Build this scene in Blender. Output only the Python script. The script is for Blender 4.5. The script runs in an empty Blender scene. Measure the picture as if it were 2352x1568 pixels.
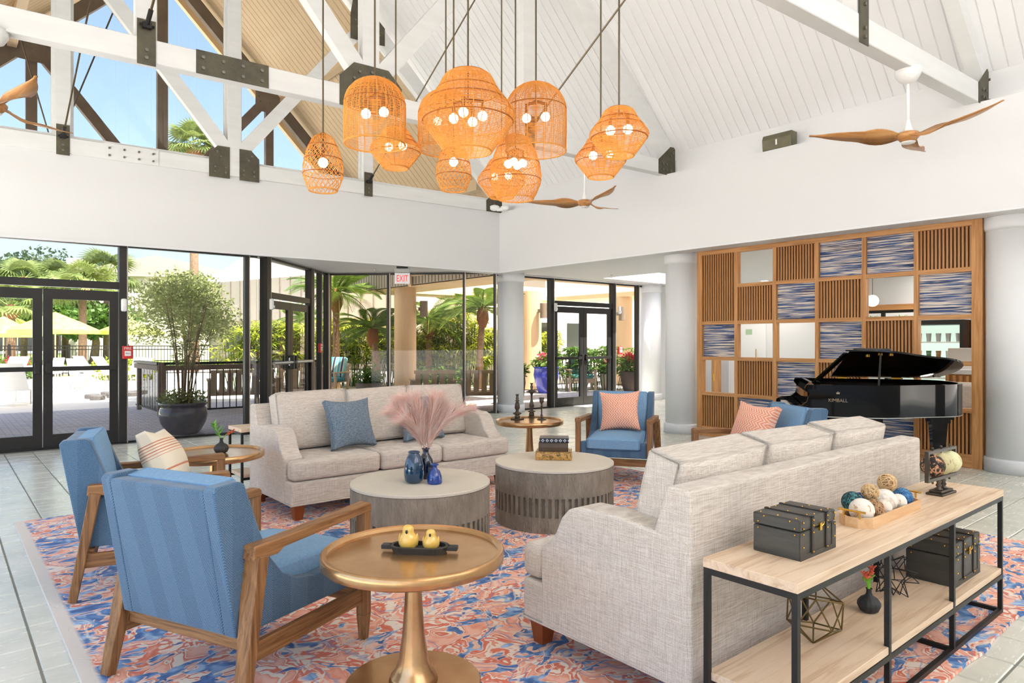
import bpy, bmesh, math, random
from mathutils import Vector, Matrix
random.seed(7)
sc = bpy.context.scene
C = sc.collection
PI = math.pi
# ------------------------------------------------------------------ camera
F, H, HY, CX = 1568.0, 1.41, 786.0, 1176.0
TH = math.radians(40.05)
cT, sT = math.cos(TH), math.sin(TH)
cd = bpy.data.cameras.new('camera')
cam = bpy.data.objects.new('camera', cd); C.objects.link(cam)
cd.sensor_fit = 'HORIZONTAL'; cd.sensor_width = 36; cd.lens = 24
cd.shift_y = 2 / 2352; cd.clip_end = 500; cd.clip_start = .05
cam.location = (0, 0, H); cam.rotation_euler = (PI / 2, 0, -TH)
sc.camera = cam
# ------------------------------------------------------------------ world, sun, exposure
SUN_EL = 66
w = bpy.data.worlds.new('sky'); sc.world = w; w.use_nodes = True
nt = w.node_tree; nt.nodes.clear()
sky = nt.nodes.new('ShaderNodeTexSky'); sky.sky_type = 'NISHITA'; sky.sun_disc = False
sky.sun_elevation = math.radians(SUN_EL); sky.sun_rotation = PI; sky.air_density = 1.0; sky.dust_density = 3.6; sky.ozone_density = 1.6
bg = nt.nodes.new('ShaderNodeBackground'); bg.inputs[1].default_value = .27
wo = nt.nodes.new('ShaderNodeOutputWorld')
nt.links.new(sky.outputs[0], bg.inputs[0]); nt.links.new(bg.outputs[0], wo.inputs[0])
sd = bpy.data.lights.new('sun', 'SUN'); sd.energy = 10; sd.angle = .009; sd.color = (1, .97, .93)
so = bpy.data.objects.new('sun', sd); C.objects.link(so)
so.rotation_euler = Vector((-.12, math.cos(math.radians(SUN_EL)), -math.sin(math.radians(SUN_EL)))).to_track_quat('-Z', 'Y').to_euler()
so.location = (0, -20, 40)
vs = sc.view_settings
vs.view_transform = 'Standard'; vs.look = 'None'; vs.exposure = 1.2; vs.gamma = 1; vs.use_curve_mapping = False
# ------------------------------------------------------------------ helpers
def campt(px, py, Y):
    """world point seen at pixel, at depth Y metres in front of the lens"""
    X = (px - CX) / F * Y
    return Vector((cT * X + sT * Y, -sT * X + cT * Y, H + (HY - py) / F * Y))
def at(px, py, z=0.0):
    return campt(px, py, F * (H - z) / (py - HY))
def proj(U, V, z=0.0):
    X = cT * U - sT * V; Y = sT * U + cT * V
    return CX + F * X / Y, HY - F * (z - H) / Y, Y
def RZ(a): return Matrix.Rotation(a, 4, 'Z')
def T(x, y, z=0): return Matrix.Translation((x, y, z))
class MB:
    def __init__(s): s.v = []; s.f = []; s.M = None
    def add(s, vs_, fs):
        o = len(s.v)
        for p in vs_:
            p = Vector(p)
            s.v.append(tuple(s.M @ p) if s.M else tuple(p))
        s.f += [tuple(i + o for i in f) for f in fs]
        return s
    def box(s, x0, x1, y0, y1, z0, z1):
        return s.add([(x0,y0,z0),(x1,y0,z0),(x1,y1,z0),(x0,y1,z0),(x0,y0,z1),(x1,y0,z1),(x1,y1,z1),(x0,y1,z1)],
              [(0,3,2,1),(4,5,6,7),(0,1,5,4),(1,2,6,5),(2,3,7,6),(3,0,4,7)])
    def cbox(s, c, d):
        return s.box(c[0]-d[0]/2, c[0]+d[0]/2, c[1]-d[1]/2, c[1]+d[1]/2, c[2]-d[2]/2, c[2]+d[2]/2)
    def beam(s, p0, p1, wd, h, up=(0,0,1), t1=None):
        p0 = Vector(p0); p1 = Vector(p1); d = (p1 - p0).normalized(); up = Vector(up)
        if abs(d.dot(up)) > .98: up = Vector((1,0,0)) if abs(d.x) < .9 else Vector((0,1,0))
        a = d.cross(up).normalized(); b = a.cross(d).normalized()
        w1, h1 = t1 if t1 else (wd, h)
        q = [p0-a*wd/2-b*h/2, p0+a*wd/2-b*h/2, p0+a*wd/2+b*h/2, p0-a*wd/2+b*h/2,
             p1-a*w1/2-b*h1/2, p1+a*w1/2-b*h1/2, p1+a*w1/2+b*h1/2, p1-a*w1/2+b*h1/2]
        return s.add(q, [(0,1,2,3),(4,7,6,5),(0,4,5,1),(1,5,6,2),(2,6,7,3),(3,7,4,0)])
    def tube(s, pts, r, n=8, closed=False):
        pts = [Vector(p) for p in pts]; m = len(pts)
        rs = r if isinstance(r, (list, tuple)) else [r] * m
        vs_ = []; fs = []; prev = None
        for i, p in enumerate(pts):
            if closed: d = pts[(i+1) % m] - pts[i-1]
            else: d = pts[min(i+1, m-1)] - pts[max(i-1, 0)]
            if d.length < 1e-9: d = Vector((0,0,1))
            d.normalize()
            if prev is None:
                a = d.cross(Vector((0,0,1)))
                if a.length < .1: a = d.cross(Vector((1,0,0)))
            else: a = prev - d * prev.dot(d)
            a.normalize(); prev = a; b = d.cross(a)
            for k in range(n):
                t = 2*PI*k/n
                vs_.append(p + (a*math.cos(t) + b*math.sin(t)) * rs[i])
        for i in range(m if closed else m-1):
            j = (i+1) % m
            for k in range(n):
                l = (k+1) % n
                fs.append((i*n+k, i*n+l, j*n+l, j*n+k))
        if not closed:
            fs.append(tuple(range(n-1, -1, -1))); fs.append(tuple((m-1)*n+k for k in range(n)))
        return s.add(vs_, fs)
    def lathe(s, prof, n=32, c=(0,0,0), cap=True):
        vs_ = []; fs = []
        for (r, z) in prof:
            for k in range(n):
                t = 2*PI*k/n
                vs_.append((c[0]+r*math.cos(t), c[1]+r*math.sin(t), c[2]+z))
        for i in range(len(prof)-1):
            for k in range(n):
                l = (k+1) % n
                fs.append((i*n+k, i*n+l, (i+1)*n+l, (i+1)*n+k))
        if cap:
            if prof[0][0] > 1e-4: fs.append(tuple(range(n-1, -1, -1)))
            if prof[-1][0] > 1e-4: fs.append(tuple((len(prof)-1)*n+k for k in range(n)))
        return s.add(vs_, fs)
    def prism(s, poly, z0, z1, ax='z'):
        n = len(poly)
        m = {'z': lambda p, z: (p[0], p[1], z), 'y': lambda p, z: (p[0], z, p[1]), 'x': lambda p, z: (z, p[0], p[1])}[ax]
        return s.add([m(p, z0) for p in poly] + [m(p, z1) for p in poly],
              [tuple(range(n-1,-1,-1)), tuple(range(n, 2*n))] + [(i, (i+1) % n, n+(i+1) % n, n+i) for i in range(n)])
    def ball(s, c, r, n=16, m=10, sc_=(1,1,1)):
        vs_ = [(c[0], c[1], c[2]-r*sc_[2])]; fs = []
        for i in range(1, m):
            a = -PI/2 + PI*i/m
            for k in range(n):
                t = 2*PI*k/n
                vs_.append((c[0]+r*sc_[0]*math.cos(a)*math.cos(t), c[1]+r*sc_[1]*math.cos(a)*math.sin(t), c[2]+r*sc_[2]*math.sin(a)))
        vs_.append((c[0], c[1], c[2]+r*sc_[2]))
        for k in range(n):
            l = (k+1) % n
            fs.append((0, 1+l, 1+k))
            for i in range(m-2): fs.append((1+i*n+k, 1+i*n+l, 1+(i+1)*n+l, 1+(i+1)*n+k))
            fs.append((len(vs_)-1, 1+(m-2)*n+k, 1+(m-2)*n+l))
        return s.add(vs_, fs)
    def cushion(s, sx, sy, sz, r=.04, puff=.02, n=10, pinch=0.0, ax=2):
        """rounded puffed box centred at the origin; ax = thin axis that is puffed"""
        hd = [sx/2, sy/2, sz/2]; V = {}; vs_ = []; fs = []
        def pt(a, b, c_):
            p = [a, b, c_]; q = []
            o = [i for i in range(3) if i != ax]
            e = (1-p[o[0]]**2) * (1-p[o[1]]**2)
            for i in range(3):
                h_ = hd[i]
                if i == ax: h_ = h_ - puff*.6 + puff*1.2*(max(e, 0) ** .6)
                elif pinch: h_ = h_ - pinch*(1-abs(p[o[1] if i == o[0] else o[0]])**2.2)
                q.append(p[i]*h_)
            rr = min(r, min(hd)*.98); inn = [max(min(q[i], hd[i]-rr), -(hd[i]-rr)) if i != ax else max(min(q[i], abs(q[i])*1.0), -abs(q[i])) for i in range(3)]
            inn[ax] = max(min(q[ax], max(hd[ax]-rr, 0)), -max(hd[ax]-rr, 0))
            d = Vector(q) - Vector(inn)
            nn = sum(1 for i in range(3) if abs(p[i]) > .999)
            if nn >= 2 and d.length > rr: d = d.normalized()*rr*1.0
            return Vector(inn) + d
        def idx(a, b, c_):
            k = (round(a, 4), round(b, 4), round(c_, 4))
            if k not in V: V[k] = len(vs_); vs_.append(pt(a, b, c_))
            return V[k]
        g = [math.sin((2*i/n-1)*PI/2) for i in range(n+1)]
        for u in range(3):
            a_, b_ = [(1,2),(2,0),(0,1)][u]
            for sg in (-1, 1):
                for i in range(n):
                    for j in range(n):
                        q = []
                        for (ii, jj) in ((i,j),(i+1,j),(i+1,j+1),(i,j+1)):
                            p = [0,0,0]; p[u] = sg; p[a_] = g[ii]; p[b_] = g[jj]; q.append(idx(*p))
                        fs.append(tuple(q) if sg > 0 else tuple(q[::-1]))
        return s.add(vs_, fs)
    def mesh(s, name, bevel=0, seg=2, smooth=False, fix=True):
        me = bpy.data.meshes.new(name); me.from_pydata(s.v, [], s.f)
        if fix or bevel:
            bm = bmesh.new(); bm.from_mesh(me)
            if bevel:
                bmesh.ops.bevel(bm, geom=[e for e in bm.edges], offset=bevel, segments=seg, affect='EDGES', profile=.5, clamp_overlap=True)
            if fix: bmesh.ops.recalc_face_normals(bm, faces=bm.faces)
            bm.to_mesh(me); bm.free()
        if smooth:
            for p in me.polygons: p.use_smooth = True
        return me
    def build(s, name, mat, parent=None, bevel=0, seg=2, smooth=False, fix=True):
        me = s.mesh(name, bevel, seg, smooth, fix)
        return link(name, me, mat, parent)
def link(name, me, mat, parent=None):
    if mat and not me.materials: me.materials.append(mat)
    o = bpy.data.objects.new(name, me); C.objects.link(o)
    if parent: o.parent = parent
    return o
def tag(o, label=None, cat=None, group=None, kind=None):
    if label: o['label'] = label
    if cat: o['category'] = cat
    if group: o['group'] = group
    if kind: o['kind'] = kind
    return o
def thing(name, label, cat, loc=(0,0,0), rz=0, group=None):
    o = bpy.data.objects.new(name, None); C.objects.link(o)
    o.location = loc; o.rotation_euler = (0,0,rz); o.empty_display_size = .1
    return tag(o, label, cat, group)
def setting(name):
    o = bpy.data.objects.new(name, None); C.objects.link(o); o.empty_display_size = .1
    o['kind'] = 'structure'
    return o
def struct(name, mb, mat, parent=None, **k):
    o = mb.build(name, mat, parent, **k)
    if not parent: o['kind'] = 'structure'
    return o
def dup(root, loc, rz, label=None, group=None):
    r = root.copy(); C.objects.link(r); r.location = loc; r.rotation_euler = (0,0,rz)
    if label: r['label'] = label
    if group: r['group'] = group
    for ch in list(root.children):
        c_ = ch.copy(); C.objects.link(c_); c_.parent = r
        for g in list(ch.children):
            d = g.copy(); C.objects.link(d); d.parent = c_
    return r
def textmesh(name, txt, size, mat, parent, M, ext=.002, align='CENTER', shear=0, spacing=1.0, sx=1.0):
    cu = bpy.data.curves.new(name, 'FONT'); cu.body = txt; cu.size = size; cu.extrude = ext; cu.resolution_u = 3
    cu.align_x = align; cu.align_y = 'CENTER'; cu.shear = shear; cu.space_character = spacing
    to = bpy.data.objects.new(name, cu); C.objects.link(to)
    dg = bpy.context.evaluated_depsgraph_get()
    me = bpy.data.meshes.new_from_object(to.evaluated_get(dg))
    bpy.data.objects.remove(to); bpy.data.curves.remove(cu)
    me.transform(M @ Matrix.Diagonal((sx, 1, 1, 1))); me.materials.clear()
    return link(name, me, mat, parent)
# ------------------------------------------------------------------ materials
def srgb(*c):
    r = []
    for x in c:
        x /= 255.0
        r.append(x/12.92 if x <= .04045 else ((x+.055)/1.055)**2.4)
    return (r[0], r[1], r[2], 1)
def N(t, ty, **k):
    n = t.nodes.new(ty)
    for a, b in k.items():
        if a.startswith('i_'): n.inputs[int(a[2:])].default_value = b
        else: setattr(n, a, b)
    return n
def base(name):
    m = bpy.data.materials.new(name); m.use_nodes = True; t = m.node_tree
    return m, t, t.nodes['Principled BSDF'], t.links.new
def coords(t, sc3=(1,1,1), rot=(0,0,0)):
    tc = N(t, 'ShaderNodeTexCoord'); mp = N(t, 'ShaderNodeMapping')
    mp.inputs['Scale'].default_value = sc3; mp.inputs['Rotation'].default_value = rot
    t.links.new(tc.outputs['Object'], mp.inputs[0]); return mp.outputs[0]
def noise(t, vec, scale, detail=3, rough=.5, dist=0):
    n = N(t, 'ShaderNodeTexNoise'); n.inputs['Scale'].default_value = scale; n.inputs['Detail'].default_value = detail
    n.inputs['Roughness'].default_value = rough; n.inputs['Distortion'].default_value = dist
    t.links.new(vec, n.inputs['Vector']); return n.outputs[0]
def ramp(t, fac, stops, interp='LINEAR'):
    r = N(t, 'ShaderNodeValToRGB'); e = r.color_ramp.elements; r.color_ramp.interpolation = interp
    while len(e) < len(stops): e.new(.5)
    for i, (p, c) in enumerate(stops): e[i].position = p; e[i].color = c
    t.links.new(fac, r.inputs[0]); return r.outputs[0]
def mixc(t, fac, a, b, mode='MIX'):
    m = N(t, 'ShaderNodeMix', data_type='RGBA', blend_type=mode)
    for i, x in ((0, fac), (6, a), (7, b)):
        if hasattr(x, 'is_linked'): t.links.new(x, m.inputs[i])
        else: m.inputs[i].default_value = x
    return m.outputs[2]
def mth(t, op, a, b=None, c_=None):
    m = N(t, 'ShaderNodeMath', operation=op)
    for i, x in enumerate((a, b, c_)):
        if x is None: continue
        if hasattr(x, 'is_linked'): t.links.new(x, m.inputs[i])
        else: m.inputs[i].default_value = x
    return m.outputs[0]
def bump(t, p, h, st=.3, dist=.01):
    b = N(t, 'ShaderNodeBump'); b.inputs['Strength'].default_value = st; b.inputs['Distance'].default_value = dist
    t.links.new(h, b.inputs['Height']); t.links.new(b.outputs[0], p.inputs['Normal'])
def plain(name, col, rough=.5, metal=0, var=None, vscale=3, stretch=(1,1,1), bmp=None, coat=0, spec=None):
    m, t, p, L = base(name)
    p.inputs['Base Color'].default_value = col; p.inputs['Roughness'].default_value = rough; p.inputs['Metallic'].default_value = metal
    if coat: p.inputs['Coat Weight'].default_value = coat
    if spec is not None: p.inputs['Specular IOR Level'].default_value = spec
    if var or bmp: vec = coords(t, stretch)
    if var: L(ramp(t, noise(t, vec, vscale, 4, .6), [(.3, col), (.7, var)]), p.inputs['Base Color'])
    if bmp: bump(t, p, noise(t, vec, bmp[0], 3), bmp[1], bmp[2] if len(bmp) > 2 else .005)
    return m
def wood(name, c1, c2, axis='x', sc_=1.0, rough=.45, cont=1.0, c3=None):
    m, t, p, L = base(name)
    st = {'x': (1.2,22,22), 'y': (22,1.2,22), 'z': (22,22,1.2)}[axis]
    vec = coords(t, tuple(a*sc_ for a in st))
    n1 = noise(t, vec, 1.6, 5, .6, .8)
    col = ramp(t, n1, [(.32, c1), (.62, c2)] if not c3 else [(.25, c1), (.5, c2), (.75, c3)])
    L(col, p.inputs['Base Color']); p.inputs['Roughness'].default_value = rough
    bump(t, p, n1, .15*cont, .002)
    return m
def emit(name, col, st):
    m, t, p, L = base(name)
    p.inputs['Base Color'].default_value = col; p.inputs['Emission Color'].default_value = col; p.inputs['Emission Strength'].default_value = st
    return m
def glassy(name, tint, gloss=.08, rough=0.0):
    m = bpy.data.materials.new(name); m.use_nodes = True; t = m.node_tree; t.nodes.clear(); L = t.links.new
    tr = N(t, 'ShaderNodeBsdfTransparent'); tr.inputs[0].default_value = tint
    gl = N(t, 'ShaderNodeBsdfGlossy'); gl.inputs['Roughness'].default_value = rough
    fr = N(t, 'ShaderNodeFresnel'); fr.inputs[0].default_value = 1.45
    mu = mth(t, 'MULTIPLY', fr.outputs[0], gloss*12)
    mx = N(t, 'ShaderNodeMixShader'); o = N(t, 'ShaderNodeOutputMaterial')
    L(mu, mx.inputs[0]); L(tr.outputs[0], mx.inputs[1]); L(gl.outputs[0], mx.inputs[2]); L(mx.outputs[0], o.inputs[0])
    return m
def linen(name, c1, c2, c3):
    m, t, p, L = base(name)
    a = noise(t, coords(t, (420,420,14)), 1, 2); b = noise(t, coords(t, (14,14,420)), 1, 2)
    d = noise(t, coords(t, (14,420,260)), 1, 2)
    s1 = mth(t, 'ADD', mth(t, 'ADD', a, b), d); s1 = mth(t, 'MULTIPLY', s1, .3333)
    L(ramp(t, s1, [(.38, c1), (.5, c2), (.62, c3)]), p.inputs['Base Color'])
    p.inputs['Roughness'].default_value = .95; p.inputs['Specular IOR Level'].default_value = .1; p.inputs['Sheen Weight'].default_value = .15
    bump(t, p, s1, .35, .002)
    return m
def herring(name, c1, c2):
    m, t, p, L = base(name)
    tc = N(t, 'ShaderNodeTexCoord'); sp = N(t, 'ShaderNodeSeparateXYZ'); L(tc.outputs['Object'], sp.inputs[0])
    w_ = mth(t, 'ADD', mth(t, 'MULTIPLY', sp.outputs[0], .9), sp.outputs[1])
    tri = mth(t, 'PINGPONG', w_, .045)
    ph = mth(t, 'ADD', mth(t, 'MULTIPLY', sp.outputs[2], 1.0), mth(t, 'MULTIPLY', tri, 1.2))
    sn = mth(t, 'SINE', mth(t, 'MULTIPLY', ph, 2*PI/.0095))
    fz = noise(t, coords(t, (1,1,1)), 420, 2)
    v = mth(t, 'ADD', mth(t, 'MULTIPLY', sn, .24), fz)
    v2 = mth(t, 'ADD', v, mth(t, 'MULTIPLY', mth(t, 'LESS_THAN', mth(t, 'PINGPONG', w_, .09), .045), .12))
    L(ramp(t, v2, [(.1, c1), (.95, c2)]), p.inputs['Base Color'])
    p.inputs['Roughness'].default_value = .9; p.inputs['Sheen Weight'].default_value = .3; p.inputs['Specular IOR Level'].default_value = .15
    bump(t, p, v, .2, .002)
    return m
M = {}
M['white'] = plain('white_paint', srgb(226,226,226), .6, bmp=(60,.06))
M['trusswhite'] = plain('white_timber_paint', srgb(226,226,224), .5, var=srgb(234,234,232), vscale=1.5, stretch=(1,1,6), bmp=(14,.12))
M['plankwhite'] = plain('white_plank_paint', srgb(243,243,243), .5, bmp=(8,.05))
M['trim'] = plain('white_trim_paint', srgb(230,231,233), .45)
M['wallpaper'] = plain('white_wallcovering', srgb(236,237,238), .7, bmp=(160,.25))
M['tan'] = plain('tan_plank', srgb(232,208,170), .6, var=srgb(224,196,156), vscale=1.2, bmp=(10,.1))
M['tanstucco'] = plain('tan_stucco', srgb(214,186,150), .85, bmp=(120,.3))
M['cream'] = plain('cream_stucco', srgb(238,226,206), .85)
M['greysiding'] = plain('grey_siding', srgb(176,168,156), .7)
M['brown'] = plain('dark_brown_timber', srgb(134,120,106), .7, var=srgb(112,98,86), bmp=(20,.2))
M['bronze'] = plain('bronze_aluminium', srgb(52,50,48), .38, .6)
M['bronzelite'] = plain('bright_bronze_edge', srgb(176,168,158), .35, .7)
M['gusset'] = plain('weathered_bronze_steel', srgb(104,98,80), .5, .55, var=srgb(78,74,64), vscale=6, bmp=(30,.15))
M['bolt'] = plain('bolt_steel', srgb(120,116,104), .4, .7)
M['rod'] = plain('rod_bronze', srgb(104,92,72), .4, .7)
M['steelwhite'] = plain('white_enamel', srgb(240,240,238), .35)
M['glass'] = glassy('tinted_window_glass', (.58,.58,.56,1), .05)
M['glassb'] = glassy('bronze_window_glass', (.66,.60,.50,1), .05)
M['chrome'] = plain('brushed_steel', srgb(200,200,200), .3, .9)
M['black'] = plain('black_metal', srgb(44,43,42), .45, .5)
M['blackplastic'] = plain('black_plastic', srgb(28,28,28), .4)
M['linen'] = linen('linen_upholstery', srgb(182,170,157), srgb(210,199,187), srgb(229,221,210))
M['blue'] = herring('blue_herringbone', srgb(46,72,100), srgb(104,136,166))
M['bluecush'] = plain('blue_velvet_cushion_lit', srgb(120,160,198), .9, var=srgb(138,176,210), vscale=90, bmp=(300,.15))  # cushion blue, lightened to paint in light falling from above
M['oak'] = wood('fumed_oak', srgb(104,68,36), srgb(164,118,74), 'x', 1.6, .5)
M['oakz'] = wood('fumed_oak_upright', srgb(104,68,36), srgb(164,118,74), 'z', 1.6, .5)
M['oaky'] = wood('fumed_oak_cross', srgb(104,68,36), srgb(164,118,74), 'y', 1.6, .5)
M['brass'] = plain('antique_brass', srgb(216,176,128), .24, .8, var=srgb(190,146,98), vscale=7, bmp=(40,.05))
M['concrete'] = plain('cast_concrete', srgb(156,145,130), .9, var=srgb(124,113,99), vscale=16, stretch=(1,1,.35), bmp=(70,1.0,.012))
M['drumtop'] = plain('smooth_concrete_top', srgb(216,208,192), .6, var=srgb(206,198,182), vscale=3)
M['mango'] = wood('pale_mango_wood', srgb(190,152,116), srgb(228,202,172), 'x', .9, .5, 1, srgb(236,214,188))
M['legwood'] = plain('cherry_leg', srgb(150,74,30), .4, var=srgb(128,58,22), vscale=8)
M['screenwood'] = wood('screen_oak', srgb(176,118,62), srgb(214,158,100), 'z', .8, .5)
M['screenwoody'] = wood('screen_oak_rail', srgb(176,118,62), srgb(214,158,100), 'y', .8, .5)
M['screenback_shade'] = wood('screen_oak_backing_shade', srgb(66,40,16), srgb(88,56,26), 'z', .8, .6)  # oak backing, darkened to paint in the shade between slats
M['piano'] = plain('black_piano_lacquer', srgb(10,9,9), .05, spec=.22)
M['gold'] = plain('polished_brass', srgb(206,160,72), .25, 1)
M['ivory'] = plain('ivory', srgb(240,236,226), .3)
M['fanwood'] = wood('fan_blade_wood', srgb(170,112,58), srgb(206,152,94), 'x', .7, .4)
M['darkwood'] = plain('dark_stained_wood', srgb(74,72,66), .45, var=srgb(54,52,48), vscale=5, stretch=(1,1,8), bmp=(40,.1))
M['leather'] = plain('dark_strap_leather', srgb(50,44,40), .5, bmp=(90,.3))
M['char'] = plain('charred_wood', srgb(62,62,62), .6, var=srgb(44,44,44), vscale=10, stretch=(1,8,1), bmp=(50,.3))
M['matblack'] = plain('matte_black_ceramic', srgb(46,46,48), .6)
M['tray'] = wood('tray_oak', srgb(214,166,116), srgb(234,196,150), 'x', .8, .5)
M['yellow'] = plain('yellow_glazed_ceramic', srgb(226,178,70), .15, var=srgb(240,206,116), vscale=14, coat=.6)
M['bird'] = plain('dark_beak', srgb(50,50,52), .25)
M['ironbronze'] = plain('aged_iron', srgb(84,76,66), .4, .6)
M['coral'] = plain('coral_cushion', srgb(242,166,136), .95, var=srgb(234,150,122), vscale=60, bmp=(200,.2))
M['denim'] = plain('denim_tweed_cushion', srgb(70,90,110), .95, var=srgb(146,160,172), vscale=70, stretch=(1,3.2,1), bmp=(200,.4))
M['green'] = plain('fresh_leaf', srgb(92,170,40), .5, var=srgb(140,200,70), vscale=20)
M['red'] = plain('red_bract', srgb(206,66,46), .5, var=srgb(226,120,80), vscale=60)
M['exitred'] = emit('exit_red', srgb(220,40,50), .35)
M['sprinkler'] = plain('sprinkler_white', srgb(235,235,235), .4)
M['firered'] = plain('fire_alarm_red', srgb(206,48,44), .35)
M['grout'] = plain('grout', srgb(140,142,134), .9)
# ================================================================== FLOOR
def slate_mat():
    m, t, p, L = base('green_slate')
    tc = N(t, 'ShaderNodeTexCoord'); geo = N(t, 'ShaderNodeNewGeometry'); oi = N(t, 'ShaderNodeObjectInfo')
    mp = N(t, 'ShaderNodeMapping'); mp.inputs['Scale'].default_value = (1, 1, 1)
    L(geo.outputs['Position'], mp.inputs[0])
    big = noise(t, mp.outputs[0], 2.2, 4, .6)
    L(ramp(t, big, [(.3, srgb(208,210,197)), (.5, srgb(224,224,211)), (.72, srgb(234,232,220))]), p.inputs['Base Color'])
    mp2 = N(t, 'ShaderNodeMapping'); mp2.inputs['Scale'].default_value = (7, 34, 1); L(geo.outputs['Position'], mp2.inputs[0])
    cle = noise(t, mp2.outputs[0], 1.0, 5, .65, 1.2)
    L(ramp(t, cle, [(.3, (.15,.15,.15,1)), (.7, (.3,.3,.3,1))]), p.inputs['Roughness'])
    bump(t, p, cle, .28, .005)
    p.inputs['Specular IOR Level'].default_value = .7
    return m
M['slate'] = slate_mat()
RUG = (.45, 5.85, 1.0, 6.55)
fl = setting('floor')
def inside(u, v):
    if v < 10.80: return True
    return (v - 10.85 < u - 3.9) and (v - 10.75 < 8.5 - u)
mb = MB().add([(-6,-8,-.006),(22,-8,-.006),(22,10.85,-.006),(8.55,10.85,-.006),(6.0,13.2,-.006),(3.8,10.95,-.006),(-6,10.95,-.006)], [(0,1,2,3,4,5,6)])
mb.add([(-6,-8,-.05),(22,-8,-.05),(22,10.85,-.05),(-6,10.95,-.05)], [(3,2,1,0)])
mb.build('grout', M['grout'], fl)
P_ = .2975
tiles = []
for i in range(-20, 74):
    for j in range(-42, 30):
        u = .34 + (i+.5)*P_; v = 4.44 + (j+.5)*P_
        if not inside(u, v) or v < -7.9 or u > 21.8 or u < -5.8: continue
        if RUG[0]+.3 < u < RUG[1]-.3 and RUG[2]+.3 < v < RUG[3]-.3: continue
        x, y, Y = proj(u, v)
        vis = Y > .5 and -40 < x < 2392 and 800 < y < 1640 and not (RUG[0]+.1 < u < RUG[1]-.1 and RUG[2]+.1 < v < RUG[3]-.1)
        tiles.append((Y if vis else 999, u, v))
tiles.sort()
def tile_mesh(h0, h1, h2, h3):
    a = P_/2 - .0048; b = a - .004
    return MB().add([(-a,-a,-.006),(a,-a,-.006),(a,a,-.006),(-a,a,-.006),(-b,-b,h0),(b,-b,h1),(b,b,h2),(-b,b,h3)],
        [(4,5,6,7),(0,1,5,4),(1,2,6,5),(2,3,7,6),(3,0,4,7)])
tv = []
for k in range(6):
    me = tile_mesh(*[random.uniform(-.0012, .0004) for _ in range(4)]).mesh('tile'); me.materials.append(M['slate']); tv.append(me)
for k, (Y, u, v) in enumerate(tiles[:300]):
    o = link('tile', random.choice(tv), None, fl); o.location = (u, v, 0)
rest = MB()
for (Y, u, v) in tiles[300:]:
    q = tile_mesh(*[random.uniform(-.0012, .0004) for _ in range(4)])
    rest.add([(p[0]+u, p[1]+v, p[2]) for p in q.v], q.f)
tag(rest.build('tile_field', M['slate'], fl, fix=False), kind='stuff')
# ================================================================== SOFFITS, CEILINGS, ROOF
ZS0, ZS1, ZC = 2.77, 3.912, 2.82
LD = Vector((1, -.07, 0)).normalized()
def Lv(u): return 10.25 + .07*(8.3-u)
# left soffit face (front) box
mb = MB(); mb.prism([(-3, Lv(-3)), (8.3, Lv(8.3)), (8.62, Lv(8.3)+.32), (8.62, 10.72), (-3, 10.98)], ZS0, ZS1)
struct('wall_left', mb, M['white'])
mb = MB(); mb.prism([(8.3, Lv(8.3)), (8.3, -8), (8.75, -8), (8.75, 10.7), (8.62, 10.57)], ZS0, ZS1)
struct('wall_right', mb, M['white'])
mb = MB(); mb.prism([(-3, Lv(-3)-.012), (8.29, Lv(8.3)-.012), (8.29, Lv(8.3)+.05), (-3, Lv(-3)+.05)], ZS0-.022, ZS0)
struct('trim_1', mb, M['trim'])
mb = MB(); mb.box(8.288, 8.35, -8, 10.25, ZS0-.022, ZS0); mb.box(8.40, 8.44, -8, 10.3, ZS0-.012, ZS0)
struct('trim_2', mb, M['trim'])
mb = MB(); mb.box(8.52, 8.75, -8, 10.6, ZS1, 4.45)
struct('wall_ledge', mb, M['white'])
# lower flat ceiling over alcove and right hand lobby, with a skylight opening
mb = MB()
for (x0, x1, y0, y1) in ((8.4,11.2,-8,11),(13.6,22,-8,11),(11.2,13.6,-8,8.7),(11.2,13.6,10.2,11)):
    mb.box(x0, x1, y0, y1, ZC, ZC+.14)
mb.prism([(3.6,10.74),(8.6,10.74),(8.7,10.8),(6.0,13.4),(3.5,10.98)], ZC, ZC+.14)
struct('ceiling_lower', mb, M['white'])
mb = MB()
for (x0,x1,y0,y1) in ((11.1,11.2,8.6,10.3),(13.6,13.7,8.6,10.3),(11.2,13.6,8.6,8.7),(11.2,13.6,10.2,10.3)): mb.box(x0,x1,y0,y1,ZC+.14,ZC+.9)
struct('trim_3', mb, M['white'])
# main gable ceiling with planks: slope 45 deg, spring at u=8.55 z=4.27
RU, RZ_ = 3.45, 9.35
ce = setting('ceiling')
Ls = (8.62 - RU)*math.sqrt(2)
def plank_mesh(wd, L_, mat):
    mb = MB(); hw = wd/2 - .0025
    mb.add([(0,-hw,0),(L_,-hw,0),(L_,hw,0),(0,hw,0),(0,-hw+.006,-.008),(L_,-hw+.006,-.008),(L_,hw-.006,-.008),(0,hw-.006,-.008)],
           [(4,7,6,5),(0,4,5,1),(3,2,6,7),(0,3,7,4),(1,5,6,2)])
    me = mb.mesh('plank'); me.materials.append(mat); return me
pm = plank_mesh(.14, Ls, M['plankwhite'])
v = -3.0
while v < 10.55:
    o = link('plank', pm, None, ce); o.location = (RU, v, RZ_); o.rotation_euler = (0, PI/4, 0); v += .14
mb = MB(); mb.add([(RU,-8,RZ_+.002),(8.62,-8,RZ_+.002-(8.62-RU)),(8.62,10.6,RZ_+.002-(8.62-RU)),(RU,10.6,RZ_+.002)], [(0,1,2,3)])
mb.add([(RU,-8,RZ_),(-1.75,-8,RZ_-5.2),(-1.75,10.6,RZ_-5.2),(RU,10.6,RZ_)], [(3,2,1,0)])
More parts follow.
